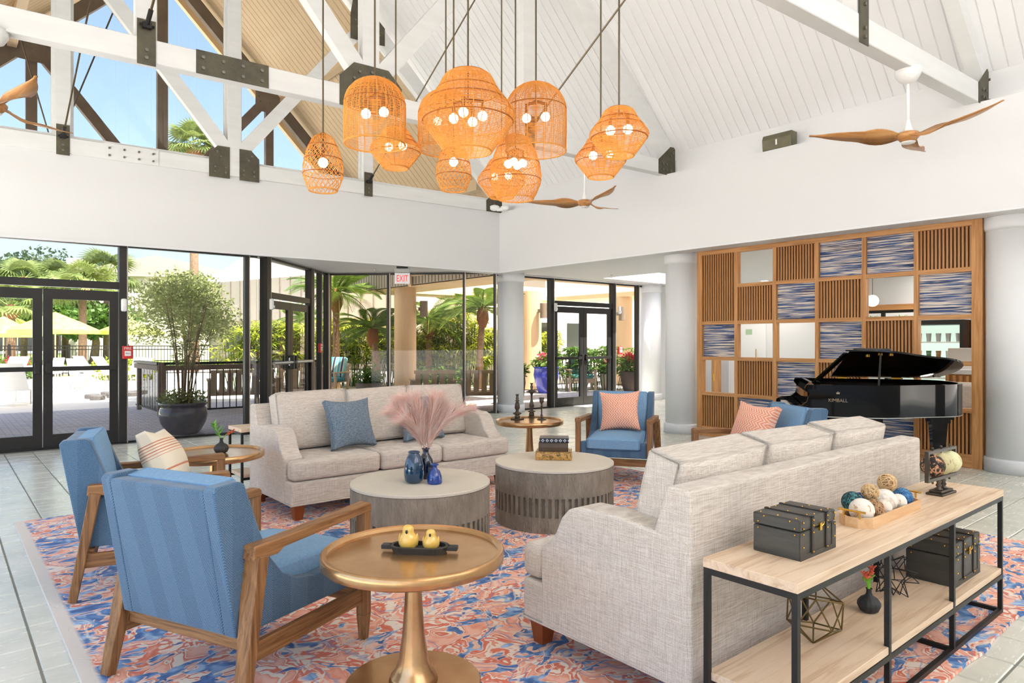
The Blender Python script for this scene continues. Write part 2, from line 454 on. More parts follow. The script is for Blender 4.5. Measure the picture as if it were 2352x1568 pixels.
mb.build('ceiling_board', M['plankwhite'], ce)
# roof slab above (keeps the sun out) and tan planked eaves outside the gable glass
rf = setting('roof_shell')
mb = MB()
for sg in (1, -1):
    x1 = RU + sg*6.2
    mb.prism([(RU, RZ_+.02), (x1, RZ_+.02-6.2), (x1, RZ_+.3-6.2), (RU, RZ_+.3)], -8, 15.7, 'y')
mb.build('roof_slab', M['cream'], rf)
pm2 = plank_mesh(.16, 6.2*math.sqrt(2), M['tan']); v = 10.72
while v < 15.6:
    for sg in (1, -1):
        o = link('plank', pm2, None, rf); o.location = (RU, v, RZ_+.012); o.rotation_euler = (0, PI/4, 0) if sg > 0 else (0, PI/4, PI)
    v += .16
mb = MB()
for sg in (1, -1):
    for dz, vv in ((0, 15.72), ):
        mb.prism([(RU, RZ_-.25), (RU+sg*6.2, RZ_-.25-6.2), (RU+sg*6.2, RZ_+.3-6.2), (RU, RZ_+.3)], 15.64, 15.76, 'y')
mb.build('bargeboard', M['tan'], rf)
mb = MB()
for uu in (8.15, 5.9, 1.0): mb.beam((uu, 10.7, RZ_-abs(uu-RU)-.14), (uu, 15.6, RZ_-abs(uu-RU)-.14), .14, .22)
mb.build('purlin', M['tan'], rf)
# ------------------------------------------------------------------ trusses
BOLT = MB().tube([(0,0,0),(0,-.018,0)], .016, 6).mesh('bolt')
def bolts(par, pts, mat=None):
    me = BOLT
    if mat is not None: me = BOLT.copy(); me.materials.append(mat)
    elif not BOLT.materials: BOLT.materials.append(M['bolt'])
    for p in pts:
        o = link('bolt', me, None, par); o.location = p
def truss(name, label, c0, d, z0, wmat, gmat, inner=True, plates=True, split=False):
    t = thing(name, label, 'truss', (c0[0], c0[1], 0), math.atan2(d[1], d[0]), 'roof trusses')
    hf = 4.92; zc = z0 + .105; top = RZ_ - .16
    def rz(x): return top - abs(x)*1.0 - .14
    W_ = .14
    MB().box(-hf, hf, -W_/2, W_/2, z0, z0+.21).build('bottom_chord', wmat, t, bevel=.006, seg=1)
    for sg in (-1, 1):
        mb = MB(); mb.beam((sg*hf, 0, rz(hf)), (0, 0, rz(0)), W_, .24, (0,0,1)); mb.build('rafter', wmat, t)
        mb = MB(); mb.beam((0, 0, z0+.25), (sg*2.16, 0, rz(2.16)-.05), W_*.9, .19); mb.build('strut', wmat, t)
        mb = MB(); mb.beam((sg*2.16, 0, z0+.1), (sg*2.16, 0, rz(2.16)), W_*.85, .17, (1,0,0)); mb.build('hanger', wmat, t)
    mb = MB(); mb.beam((0,0,z0+.1), (0,0,top-.2), W_*.95, .19, (1,0,0)); mb.build('king_post', wmat, t)
    if not plates: return t
    y1 = W_/2 + .004
    for side in (-1,):
        yy = side*y1
        def plate(nm, poly, bl):
            p = MB(); p.prism(poly, yy-.004, yy+.004, 'y'); po = p.build(nm, gmat, t)
            bolts(po, [(x, yy-.003, z) for (x, z) in bl])
        if split:
            for q in (-1, 1): plate('gusset_plate', [(q*.07,z0-.05),(q*.36,z0-.05),(q*.36,z0+.3),(q*.24,z0+.42),(q*.07,z0+.42)], [(q*.28,z0+.03),(q*.28,z0+.1),(q*.13,z0+.03),(q*.13,z0+.1),(q*.2,z0+.26),(q*.25,z0+.33)])
        else: plate('gusset_plate', [(-.36,z0-.01),(.36,z0-.01),(.36,z0+.3),(.2,z0+.47),(-.2,z0+.47),(-.36,z0+.3)],
              [(-.28,z0+.06),(-.28,z0+.15),(.28,z0+.06),(.28,z0+.15),(-.2,z0+.3),(-.14,z0+.38),(0,z0+.3),(0,z0+.4),(.2,z0+.3),(.14,z0+.38),(0,z0+.1)])
        for sg in (-1, 1):
            plate('heel_plate', [(sg*(hf-.36),z0-.01),(sg*hf,z0-.01),(sg*(hf-.0),z0+.42),(sg*(hf-.10),z0+.42),(sg*(hf-.36),z0+.2)],
                  [(sg*(hf-.28),z0+.06),(sg*(hf-.28),z0+.14),(sg*(hf-.2),z0+.06),(sg*(hf-.2),z0+.14),(sg*(hf-.1),z0+.06),(sg*(hf-.1),z0+.28),(sg*(hf-.06),z0+.33)])
            x = sg*2.16
            plate('hanger_plate', [(x-.075,z0-.03),(x+.075,z0-.03),(x+.075,z0+.37),(x-.075,z0+.37)], [(x,z0+.03),(x,z0+.1),(x,z0+.3)])
            zz = rz(2.16)
            plate('node_plate', [(x-sg*.32,zz-.42),(x+sg*.0,zz-.42),(x+sg*.3,zz-.4),(x+sg*.3,zz-.1),(x-sg*.25,zz+.4),(x-sg*.32,zz)], [(x,zz-.3),(x,zz-.2),(x-sg*.2,zz-.2),(x-sg*.24,zz-.1),(x+sg*.2,zz-.25)])
    return t
TC = [((3.42, 10.62), (4.88, -.34)), ((3.58, 6.68), (4.88, -.32)), ((3.72, 2.66), (4.88, -.3)), ((3.8, -1.5), (4.88, -.3))]
TL = ['white timber truss built into the gable glass', 'white timber truss crossing behind the pendant cluster', 'white timber truss above the wall speaker and nearest ceiling fan', 'white timber truss overhead behind the camera']
for k in range(3):
    truss('roof_truss', TL[k], TC[k][0], TC[k][1], 3.91, M['trusswhite'], M['gusset'], inner=(k > 0), split=(k == 0))
# splice plates
def tpt(k, s, dz=0, off=0):
    c0, d = TC[k]; dv = Vector((d[0], d[1], 0)).normalized(); nv = Vector((dv.y, -dv.x, 0))
    return Vector((c0[0], c0[1], 0)) + dv*s + nv*off + Vector((0,0,dz))
tr_mid = [o for o in C.objects if o.name.startswith('roof_truss')]
def splice(trs, s, mat, L_=.66):
    p = MB().box(s-L_/2, s+L_/2, -.078, -.070, 3.905, 4.125); po = p.build('splice_plate', mat, trs)
    bolts(po, [(s-L_/2+L_*(.09+.27*i), -.077, 3.96+.1*j) for i in range(4) for j in range(2)], None if mat is M['gusset'] else mat)
splice(tr_mid[1], -1.42, M['gusset']); splice(tr_mid[0], -1.36, M['trusswhite'])
truss('roof_truss', 'dark brown timber truss outside beyond the gable glass', (3.45, 15.05), (1, 0), 3.95, M['brown'], M['brown'], inner=False, plates=True)
# brace rods between trusses
def rod(a, b, label, r=.011):
    a = Vector(a); b = Vector(b)
    t = thing('brace_rod', label, 'rod', a, 0, 'tension brace rods')
    MB().tube([(0,0,0), b-a], r, 6).build('rod', M['rod'], t)
    d = (b-a).normalized()
    MB().tube([d*.02, d*.16], r*1.9, 8).build('turnbuckle', M['black'], t)
    c = MB(); c.cbox((0,0,0), (.07,.05,.05)); c.tube([(-.06,0,0),(.06,0,0)], .012, 6); c.build('clevis', M['black'], t)
rod(tpt(0,-2.16,4.12,.1), tpt(1,-2.16,6.9,0), 'thin brace rod rising from the left gable post plate')
rod(tpt(1,-2.16,4.22,.1), tpt(2,-2.16,6.9,0), 'thin brace rod rising from the top left plate on the middle truss')
rod(tpt(0,2.16,4.12,.1), tpt(1,2.16,6.9,0), 'thin brace rod climbing behind the left bell pendant')
rod(tpt(1,2.16,4.12,.1), tpt(2,2.16,6.9,0), 'thin brace rod climbing to the right behind the right bell pendant')
for a, b, l in (((1.3,15.05,3.9),(2.6,13.2,8.0),'one dark outdoor brace rod of the crossed pair'), ((1.9,15.05,3.9),(.9,13.6,6.8),'other dark outdoor brace rod of the crossed pair')):
    rod(a, b, l, .014)
# gable glass panes between posts
g = setting('window_1')
dv = Vector((4.88, -.34, 0)).normalized()
def gp(s, z): p = Vector((3.42, 10.66, 0)) + dv*s; return (p.x, p.y, z)
ztop = lambda s: RZ_ - .5 - abs(s)
for (a, b) in ((-4.85,-2.16),(-2.16,0),(0,2.16),(2.16,4.85)):
    MB().add([gp(a,4.1), gp(b,4.1), gp(b,max(ztop(b),4.1)), gp(a,max(ztop(a),4.1))], [(0,1,2,3)]).build('pane', M['glass'], g)
fr = MB()
for s in (-2.16, 0, 2.16):
    for e in (-.1, .1): fr.beam(gp(s+e,4.1), gp(s+e,ztop(s)), .05, .05)
fr.beam(gp(-4.9,4.14), gp(4.9,4.14), .05, .06)
fr.build('window_frame', M['trusswhite'], g)
struct('light_block_back', MB().box(-6, 9, -5.2, -5.0, 0, 3.9), M['white'])  # unseen wall added to cut the light coming in from behind
# ------------------------------------------------------------------ columns
def column(u, v, label):
    t = thing('column', label, 'column', (u, v, 0), 0, 'round white columns')
    MB().lathe([(.27,0),(.27,ZC)], 48).build('shaft', M['wallpaper'], t, smooth=False)
    for o in t.children:
        for p in o.data.polygons: p.use_smooth = len(p.vertices) == 4
    b = MB().lathe([(.294,0),(.294,.13),(.288,.15),(.272,.155)], 48).build('base_ring', M['trim'], t)
    c_ = MB().lathe([(.272,ZC-.19),(.284,ZC-.17),(.290,ZC-.16),(.290,ZC-.001)], 48).build('capital', M['trim'], t)
    for o in (b, c_):
        for p in o.data.polygons: p.use_smooth = len(p.vertices) == 4
column(8.97, 10.72, 'round white column at the soffit corner beside the bronze glass')
column(8.98, 6.50, 'round white column at the left end of the wooden screen')
column(9.0, 2.168, 'round white column at the right end of the wooden screen')
column(13.5, 10.75, 'farthest round white column beside the far glass doors')
# ------------------------------------------------------------------ glazing
def glazing(idx, P0, P1, posts, panes, zt=2.8, gmat='glass', rails=(), postw=.075):
    """posts: distances along; panes: (s0,s1,z0,z1)"""
    P0 = Vector((*P0, 0)); P1 = Vector((*P1, 0)); d = (P1-P0).normalized(); L_ = (P1-P0).length
    Mx = Matrix.Translation(P0) @ Matrix.Rotation(math.atan2(d.y, d.x), 4, 'Z')
    s = setting('window_%d' % idx); s.matrix_world = Mx
    for a, wd, dp in posts:
        m = MB().box(a-wd/2, a+wd/2, -dp/2, dp/2, 0, zt); m.build('mullion', M['bronze'], s, bevel=.004, seg=1)
        m = MB().box(a+wd/2-.006, a+wd/2+.008, -dp/2-.004, -dp/2+.03, 0, zt); m.build('edge_trim', M['bronzelite'], s)
    m = MB(); m.box(0, L_, -.04, .04, zt-.035, zt); m.box(0, L_, -.04, .04, 0, .025)
    m.build('head_and_sill', M['bronze'], s)
    for a, b, z in rails: MB().box(a, b, -.05, .05, z-.05, z+.05).build('transom_bar', M['bronze'], s, bevel=.004, seg=1)
    for a, b, z0, z1 in panes:
        MB().add([(a,0,z0),(b,0,z0),(b,0,z1),(a,0,z1)], [(0,1,2,3)]).build('pane', M[gmat], s)
    return s, Mx
def double_door(idx, Mx, s0, s1, h=2.11, barmat='bronze', gmat='glass', pull=True, chromebar=False):
    d = setting('door_%d' % idx); d.matrix_world = Mx
    mid = (s0+s1)/2
    for (a, b, sg) in ((s0+.012, mid-.004, 1), (mid+.004, s1-.012, -1)):
        lf = MB(); st = .105
        lf.box(a, a+st, -.024, .024, .012, h); lf.box(b-st, b, -.024, .024, .012, h)
        lf.box(a+st, b-st, -.024, .024, h-.135, h); lf.box(a+st, b-st, -.024, .024, .012, .19)
        lo = lf.build('door_leaf', M['bronze'], d)
        MB().add([(a+st,0,.19),(b-st,0,.19),(b-st,0,h-.135),(a+st,0,h-.135)], [(0,1,2,3)]).build('pane', M[gmat], lo)
        pb = MB()
        if chromebar:
            pb.tube([(a+.02,-.09,1.06),(b-.03,-.09,1.06)], .03, 10)
        else:
            pb.box(a+.02, b-.04, -.075, -.04, 1.03, 1.09)
        xe = b-.06 if sg > 0 else a+.06
        pb.box(xe-.03, xe+.03, -.08, -.03, 1.0, 1.14)
        pb.build('push_bar', M['chrome'] if chromebar else M['bronze'], lo, bevel=.003 if not chromebar else 0, seg=1)
        if chromebar: MB().cbox((xe, -.085, 1.06), (.07,.07,.24)).build('latch_box', M['blackplastic'], lo, bevel=.015)
        pl = MB(); xp = b-.045 if sg > 0 else a+.045
        pl.tube([(xp,.03,.92),(xp,.08,.93),(xp-sg*.0,.1,1.06),(xp,.08,1.19),(xp,.03,1.2)], .014, 8)
        pl.build('pull_handle', M['blackplastic'], lo)
    return d
# A : left wall along u
P0 = (-2.2, 10.88)
oA = 2.2
glazing(2, P0, (3.86, 10.88), [(oA+1.985, .10, .13), (oA+3.70, .07, .10), (oA-.02, .1, .13)],
   [(.0,oA-.07,.02,2.77),(oA+.03,oA+1.94,2.27,2.77),(oA+2.03,oA+3.67,.02,2.77),(oA+3.73,6.06,.02,2.77)], 2.78, 'glass', [(oA+.02,oA+1.95,2.20)])
double_door(1, T(*P0) , oA+.17, oA+1.94, 2.12)
# B : diagonal with door
P0 = (3.86, 10.9); dB = math.sqrt(.5)
sB, MxB = glazing(3, P0, (3.86+3.1*dB, 10.9+3.1*dB), [(.33,.14,.13),(2.22,.13,.13),(2.72,.06,.1)],
   [(.0,.26,.02,2.8),(.4,2.16,2.25,2.8),(2.28,2.70,.02,2.8),(2.74,3.05,.02,2.8)], 2.81, 'glass', [(.4,2.16,2.19)])
double_door(2, MxB, .41, 2.15, 2.11, chromebar=True)
# C
P0 = (6.02, 13.14)
glazing(4, P0, (6.02+3.6*dB, 13.14-3.6*dB), [(.08,.12,.16),(1.36,.06,.1),(2.9,.05,.1),(3.52,.06,.1)],
   [(.12,1.34,.02,2.8),(1.38,2.88,.02,2.8),(2.92,3.5,.02,2.8)], 2.81, 'glassb')
# D
P0 = (8.55, 10.80); 
glazing(5, P0, (13.4, 10.80), [(1.62,.10,.13),(3.62,.10,.13),(4.5,.05,.12)],
   [(.1,1.57,.02,2.78),(1.67,3.57,2.33,2.78),(3.67,4.48,.02,2.78)], 2.8, 'glassb', [(1.67,3.57,2.27)])
double_door(3, T(*P0), 1.69, 3.56, 2.2)
# metal trim stop on frames : small magnetic door holders and fire pulls
def holder(p, rz, label):
    t = thing('door_closer', label, 'door closer', p, rz, 'white door closers')
    MB().box(-.035,.035,-.06,0,-.09,.09).build('housing', M['steelwhite'], t, bevel=.02)
    MB().box(-.02,.02,-.075,-.06,-.06,-.02).build('lens', M['trim'], t)
def firepull(p, rz, label):
    t = thing('fire_alarm_pull', label, 'fire alarm', p, rz, 'red fire alarm pulls')
    MB().box(-.065,.065,-.045,0,-.09,.09).build('housing', M['firered'], t, bevel=.008)
    MB().box(-.04,.04,-.052,-.044,-.05,.02).build('handle', M['steelwhite'], t, bevel=.004)
    textmesh('lettering', 'FIRE', .05, M['steelwhite'], t, T(0,-.047,.055) @ Matrix.Rotation(PI/2, 4, 'X'), .001)
    textmesh('lettering', 'PULL', .025, M['blackplastic'], t, T(0,-.054,-.015) @ Matrix.Rotation(PI/2, 4, 'X'), .001)
holder((1.985, 10.81, 1.93), 0, 'white box on the frame post beside the left glass doors')
firepull((2.03, 10.81, 1.27), 0, 'red fire alarm pull on the post beside the left glass doors')
holder((4.13, 11.03, 2.03), PI/4, 'white box at the hinge side of the diagonal glass door')
firepull((5.70, 12.63, 1.30), PI/4, 'red fire alarm pull beyond the diagonal glass door')
holder((10.22, 10.72, 2.17), 0, 'white box at the top left of the far glass doors')
holder((12.30, 10.72, 2.17), 0, 'white box at the top right of the far glass doors')
firepull((12.33, 10.72, 1.22), 0, 'red fire alarm pull to the right of the far glass doors')
# ------------------------------------------------------------------ wooden screen
def weave_mat():
    m, t, p, L = base('blue_grasscloth')
    a = noise(t, coords(t, (1,1.5,85)), 1.0, 3, .55, .15); b = noise(t, coords(t, (1,.9,5)), 1.3, 3)
    colb = ramp(t, b, [(.35, srgb(40,62,104)), (.5, srgb(74,100,148)), (.66, srgb(96,90,104))])
    f = ramp(t, a, [(.49, (0,0,0,1)), (.54, (1,1,1,1))])
    L(mixc(t, f, colb, srgb(226,214,202)), p.inputs['Base Color'])
    p.inputs['Roughness'].default_value = .8; bump(t, p, a, .5, .004)
    return m
M['weave'] = weave_mat()
scr = thing('room_divider', 'tall oak room divider with slat, blue woven and open squares behind the piano', 'room divider', (8.9, 0, 0))
Va, Vb = 6.06, 2.538; cw = .5455; pw = .05
zr = [.105, .64, 1.17, 1.70, 2.233, 2.745]
dp = (-.05, .05)
MB().box(*dp, 6.06, 6.152, 0, 2.80).build('side_post', M['screenwood'], scr)
MB().box(*dp, 2.435, 2.538, 0, 2.80).build('side_post', M['screenwood'], scr)
MB().box(*dp, 2.538, 6.06, 2.72, 2.80).build('top_rail', M['screenwoody'], scr)
MB().box(*dp, 2.538, 6.06, 0, .15).build('bottom_rail', M['screenwoody'], scr)
cells = {0: ['s2', None, 'b', 'o', 's'], 1: ['o','s','o','s','b'], 2: ['s','b','o','b','s'], 3: ['b','s','b','s','o'], 4: ['b','o','s','o','b'], 5: ['s','b','o','o','s']}
for k in range(1, 6):
    v1 = Va - k*cw - (k-1)*pw
    MB().box(-.045, .045, v1-pw, v1, .15, 2.72).build('post', M['screenwood'], scr)
zb = [2.72, 2.233, 1.70, 1.17, .64, .15]
sl = {}
for k in range(6):
    y1 = Va - k*(cw+pw); y0 = y1 - cw
    for r in range(5):
        ty = cells[k][r]
        if ty is None: continue
        hi = zb[r] - (0 if r == 0 else .025); lo = zb[r+1] + (0 if r == 4 else .025)
        if ty == 's2': lo = zb[2] + .025
        if not (k == 0 and r == 0) and r < 4 or (k == 0 and r == 0):
            zz = zb[r+1] if ty != 's2' else zb[2]
            if not (r == 4): MB().box(-.044, .044, y0, y1, zz-.025, zz+.025).build('rail', M['screenwoody'], scr)
        if ty[0] == 's':
            hgt = round(hi-lo, 3); n_ = 14; st = cw/n_
            if hgt not in sl:
                me = MB().box(-.010, .010, -st*.25, st*.25, 0, hgt).mesh('slat'); me.materials.append(M['screenwood']); sl[hgt] = me
            for i in range(n_):
                o = link('slat', sl[hgt], None, scr); o.location = (-.005, y0 + (i+.5)*st, lo)
            MB().box(.007, .02, y0, y1, lo, hi).build('back_panel', M['screenback_shade'], scr)  # backing sheet whose dark colour stands in for gap shade
        elif ty == 'b':
            MB().box(-.0, .02, y0, y1, lo, hi).build('woven_panel', M['weave'], scr)
# ------------------------------------------------------------------ lobby behind the screen
MB_ = MB()
struct('wall_lobby', MB().box(15.2, 15.4, 1.6, 10.7, 0, ZC), M['white'])
struct('wall_far', MB().box(13.75, 21.9, 10.72, 10.9, 0, ZC), M['white'])
struct('baseboard_lobby', MB().box(15.17, 15.2, 1.6, 10.7, 0, .14), M['trim'])
d4 = setting('door_4')
MB().box(15.15, 15.2, 8.6, 9.6, 0, 2.1).build('door_leaf', M['steelwhite'], d4, bevel=.004, seg=1)
MB().tube([(15.1,8.82,.9),(15.1,8.82,1.25)], .012, 8).build('door_handle', M['gold'], d4)
MB().box(15.145,15.155,8.95,9.12,1.6,1.73).build('sign_plate', plain('green_sign', srgb(170,200,160), .5), d4)
struct('wall_cafe', MB().box(13.3, 13.5, -3.5, 6.2, 2.1, ZC), M['white'])
struct('trim_4', MB().box(13.26, 13.5, -3.5, 6.2, 2.0, 2.1), M['screenwoody'])
struct('wall_cafe_low', MB().box(13.3, 13.5, 4.3, 6.2, 0, 1.7), M['white'])
mb = MB(); mb.box(13.36,13.42,4.3,6.2,1.95,2.0); mb.box(13.36,13.42,5.22,5.28,1.7,1.95)
struct('trim_5', mb, M['black'])

def fill_light(label, u, v):  # ceiling lamps added only to brighten the lobby behind the screen
    t = thing('added_fill_light', label, 'fill light', (u, v, ZC), 0, 'added lobby fill lights')
    MB().lathe([(.11,-.0),(.11,-.012),(.085,-.014),(.085,0)], 24).build('trim_ring', M['steelwhite'], t)
    MB().add([(.085*math.cos(2*PI*k/20), .085*math.sin(2*PI*k/20), -.006) for k in range(20)], [tuple(range(19,-1,-1))]).build('lens', M['fill_lens'], t)
    ld = bpy.data.lights.new('fill_light', 'AREA'); ld.shape = 'DISK'; ld.size = .2; ld.energy = 7; ld.color = (1,.95,.88); ld.spread = 2.8
    lo = bpy.data.objects.new('fill_light', ld); C.objects.link(lo); lo.parent = t; lo.location = (0,0,-.03)
M['fill_lens'] = emit('fill_light_lens', (1,.96,.9,1), 4)
for i,(u,v) in enumerate(((10.6,1.2),(10.6,3.2),(10.6,5.2),(10.6,7.2),(12.7,2.0),(12.7,4.2),(14.4,8.2),(14.3,5.4))):
    fill_light('added fill light %s the lobby ceiling behind the screen' % ['nearest the right end of','second from the right along','third from the right along','far left along','back right of','back middle of','back left of','deepest in'][i], u, v)
# ================================================================== RUG
def rug_mat():
    m, t, p, L = base('patterned_rug')
    vec = coords(t, (1,1,0))
    nz = N(t, 'ShaderNodeTexNoise'); nz.inputs['Scale'].default_value = 3.2; nz.inputs['Detail'].default_value = 3
    L(vec, nz.inputs['Vector'])
    off = N(t, 'ShaderNodeVectorMath', operation='SUBTRACT'); L(nz.outputs['Color'], off.inputs[0]); off.inputs[1].default_value = (.5,.5,.5)
    scl = N(t, 'ShaderNodeVectorMath', operation='SCALE'); L(off.outputs[0], scl.inputs[0]); scl.inputs['Scale'].default_value = .24
    ad = N(t, 'ShaderNodeVectorMath', operation='ADD'); L(vec, ad.inputs[0]); L(scl.outputs[0], ad.inputs[1])
    w1 = ad.outputs[0]
    a = noise(t, w1, 7.5, 2.2, .5, .9)
    mp = N(t, 'ShaderNodeMapping'); mp.inputs['Scale'].default_value = (1.0,1.9,1); mp.inputs['Location'].default_value = (3.1,7.7,0); L(w1, mp.inputs[0])
    b = noise(t, mp.outputs[0], 5.6, 2.2, .5, 1.0)
    big = noise(t, vec, .9, 2, .5, .4)
    red = ramp(t, a, [(.36, srgb(248,190,166)), (.46, srgb(236,150,120)), (.56, srgb(222,112,84)), (.7, srgb(248,200,178))])
    cream = srgb(244,228,212)
    # cream squiggles: narrow band of noise a
    band = mth(t, 'ABSOLUTE', mth(t, 'SUBTRACT', a, .5))
    c1 = mixc(t, ramp(t, band, [(.020, (1,1,1,1)), (.032, (0,0,0,1))]), red, cream)
    hi = ramp(t, a, [(.60, (0,0,0,1)), (.62, (1,1,1,1))])
    c1 = mixc(t, hi, c1, cream)
    bb = mth(t, 'ADD', b, mth(t, 'MULTIPLY', mth(t, 'SUBTRACT', big, .5), .55))
    blue = ramp(t, noise(t, w1, 14, 2), [(.35, srgb(50,88,148)), (.5, srgb(84,128,188)), (.68, srgb(170,200,230))])
    m1 = ramp(t, bb, [(.545, (0,0,0,1)), (.565, (1,1,1,1))])
    halo = ramp(t, mth(t, 'ABSOLUTE', mth(t, 'SUBTRACT', bb, .545)), [(.008, (1,1,1,1)), (.02, (0,0,0,1))])
    c1 = mixc(t, halo, c1, srgb(246,206,186))
    c2 = mixc(t, m1, c1, blue)
    inb = ramp(t, b, [(.68, (0,0,0,1)), (.69, (1,1,1,1))])
    c2 = mixc(t, inb, c2, srgb(240,196,172))
    # ring medallions and zigzag veins
    vo = N(t, 'ShaderNodeTexVoronoi', feature='DISTANCE_TO_EDGE'); vo.inputs['Scale'].default_value = 2.1; L(w1, vo.inputs['Vector'])
    vein = ramp(t, vo.outputs['Distance'], [(.004, (.6,.6,.6,1)), (.014, (0,0,0,1))])
    c2 = mixc(t, vein, c2, cream)
    vein2 = ramp(t, mth(t, 'ABSOLUTE', mth(t, 'SUBTRACT', vo.outputs['Distance'], .045)), [(.003, (.5,.5,.5,1)), (.010, (0,0,0,1))])
    c2 = mixc(t, vein2, c2, srgb(92,132,186))
    # cream selvedge on the low-u edge
    sp = N(t, 'ShaderNodeSeparateXYZ'); L(vec, sp.inputs[0])
    ed = ramp(t, mth(t, 'ADD', sp.outputs[0], 2.70), [(.055, (1,1,1,1)), (.075, (0,0,0,1))])
    c2 = mixc(t, ed, c2, srgb(222,214,204))
    fine = noise(t, coords(t, (1,1,1)), 420, 2)
    c2 = mixc(t, .35, c2, ramp(t, fine, [(.3, (.25,.25,.25,1)), (.7, (1,1,1,1))]), 'SOFT_LIGHT')
    L(c2, p.inputs['Base Color']); p.inputs['Roughness'].default_value = 1; p.inputs['Specular IOR Level'].default_value = 0; p.inputs['Sheen Weight'].default_value = .2
    h = mth(t, 'ADD', mth(t, 'MULTIPLY', fine, .5), mth(t, 'MULTIPLY', m1, .8))
    bump(t, p, h, .4, .006)
    return m
M['rug'] = rug_mat()
cu, cv = (RUG[0]+RUG[1])/2, (RUG[2]+RUG[3])/2
lu, lv = RUG[1]-RUG[0], RUG[3]-RUG[2]
loop = []
NE = 60
for k in range(4):
    for i in range(NE):
        f = i/NE; x, y = [(-1+2*f,-1),(1,-1+2*f),(1-2*f,1),(-1,1-2*f)][k]
        wv = .008*math.sin(f*40+k)+.005*math.sin(f*93)
        loop.append((x*lu/2 + (wv if k in (1,) else 0), y*lv/2 + (wv if k in (0,) else 0)))
mb = MB(); n_ = len(loop)
mb.add([(x,y,.0) for x,y in loop]+[(x*.999,y*.999,.012) for x,y in loop], [tuple(range(n_,2*n_))]+[(i,(i+1)%n_,n_+(i+1)%n_,n_+i) for i in range(n_)])
rug = mb.build('area_rug', M['rug']); rug.location = (cu, cv, .001)
tag(rug, 'large coral, blue and cream abstract patterned rug under the seating group', 'rug')
ZR = .013
# ================================================================== SOFAS
def make_sofa():
    t = thing('sofa', '', 'sofa', (0,0,0))
    L_, D = 2.2, .465
    for sx in (-1, 1):
        for y in (-D+.06, D-.06):
            m = MB(); a, b = .045, .03; x = sx*(L_/2-.075)
            m.add([(x-b,y-b,0),(x+b,y-b,0),(x+b,y+b,0),(x-b,y+b,0),(x-a,y-a,.12),(x+a,y-a,.12),(x+a,y+a,.12),(x-a,y+a,.12)],
                  [(0,3,2,1),(4,5,6,7),(0,1,5,4),(1,2,6,5),(2,3,7,6),(3,0,4,7)])
            m.build('leg', M['legwood'], t)
    bs = MB().box(-L_/2, L_/2, -D, D-.01, .12, .305).build('base', M['linen'], t, bevel=.018, seg=3, smooth=False)
    pp = MB(); z = .125; e = .002
    pp.tube([(-L_/2-e,-D-e,z),(L_/2+e,-D-e,z),(L_/2+e,D,z),(-L_/2-e,D,z)], .006, 6, True); pp.build('piping', M['linen'], bs)
    # arms: profile in y,z
    prof = [(D-.01,.12),(D-.01,.67),(.10,.70),(-.10,.695),(-.16,.675),(-.205,.63),(-.245,.55),(-.29,.505),(-.325,.485),(-.335,.46),(-.335,.12)]
    for sx in (-1, 1):
        x0, x1 = sx*(L_/2+.004), sx*(L_/2-.15)
        m = MB().prism(prof, min(x0,x1), max(x0,x1), 'x'); m.build('arm', M['linen'], t, bevel=.022, seg=3)
    # back frame, leaning front face
    m = MB().prism([(D,.12),(D,.855),(D-.11,.86),(D-.25,.45),(D-.25,.12)], -L_/2+.002, L_/2-.002, 'x')
    m.build('back', M['linen'], t, bevel=.016, seg=3)
    # seat cushions
    iw = (L_-.30)/3
    for k in range(3):
        xa = -L_/2+.15+k*iw+.004; xb = xa+iw-.008; y0, y1 = -D-.015, D-.27
        if k == 0: poly = [(-L_/2+.005,y0),(xb,y0),(xb,y1),(xa,y1),(xa,-.345),(-L_/2+.005,-.345)]
        elif k == 2: poly = [(xa,y0),(L_/2-.005,y0),(L_/2-.005,-.345),(xb,-.345),(xb,y1),(xa,y1)]
        else: poly = [(xa,y0),(xb,y0),(xb,y1),(xa,y1)]
        m = MB().prism(poly, .308, .468); o = m.build('seat_cushion', M['linen'], t, bevel=.04, seg=4, smooth=True)
    bw = (L_-.24)/3
    for k in range(3):
        m = MB(); xc = -L_/2+.12+bw*(k+.5)
        m.M = T(xc, D-.27, .71) @ Matrix.Rotation(math.radians(-14), 4, 'X') @ Matrix.Rotation(math.radians(random.uniform(-1.5,1.5)), 4, 'Y')
        m.cushion(bw-.004, .21, .50, .075, .05, 12, 0, 1)
        m.build('back_cushion', M['linen'], t, smooth=True)
    return t
sofa = make_sofa()
sofa.location = (3.195, 5.615, ZR); sofa['label'] = 'oatmeal linen sofa facing the camera by the windows, holding two denim blue pillows'; sofa['group'] = 'oatmeal linen sofas'
dup(sofa, (3.19, 1.945, ZR), PI, 'oatmeal linen sofa seen from behind, backed by the wood and metal console')
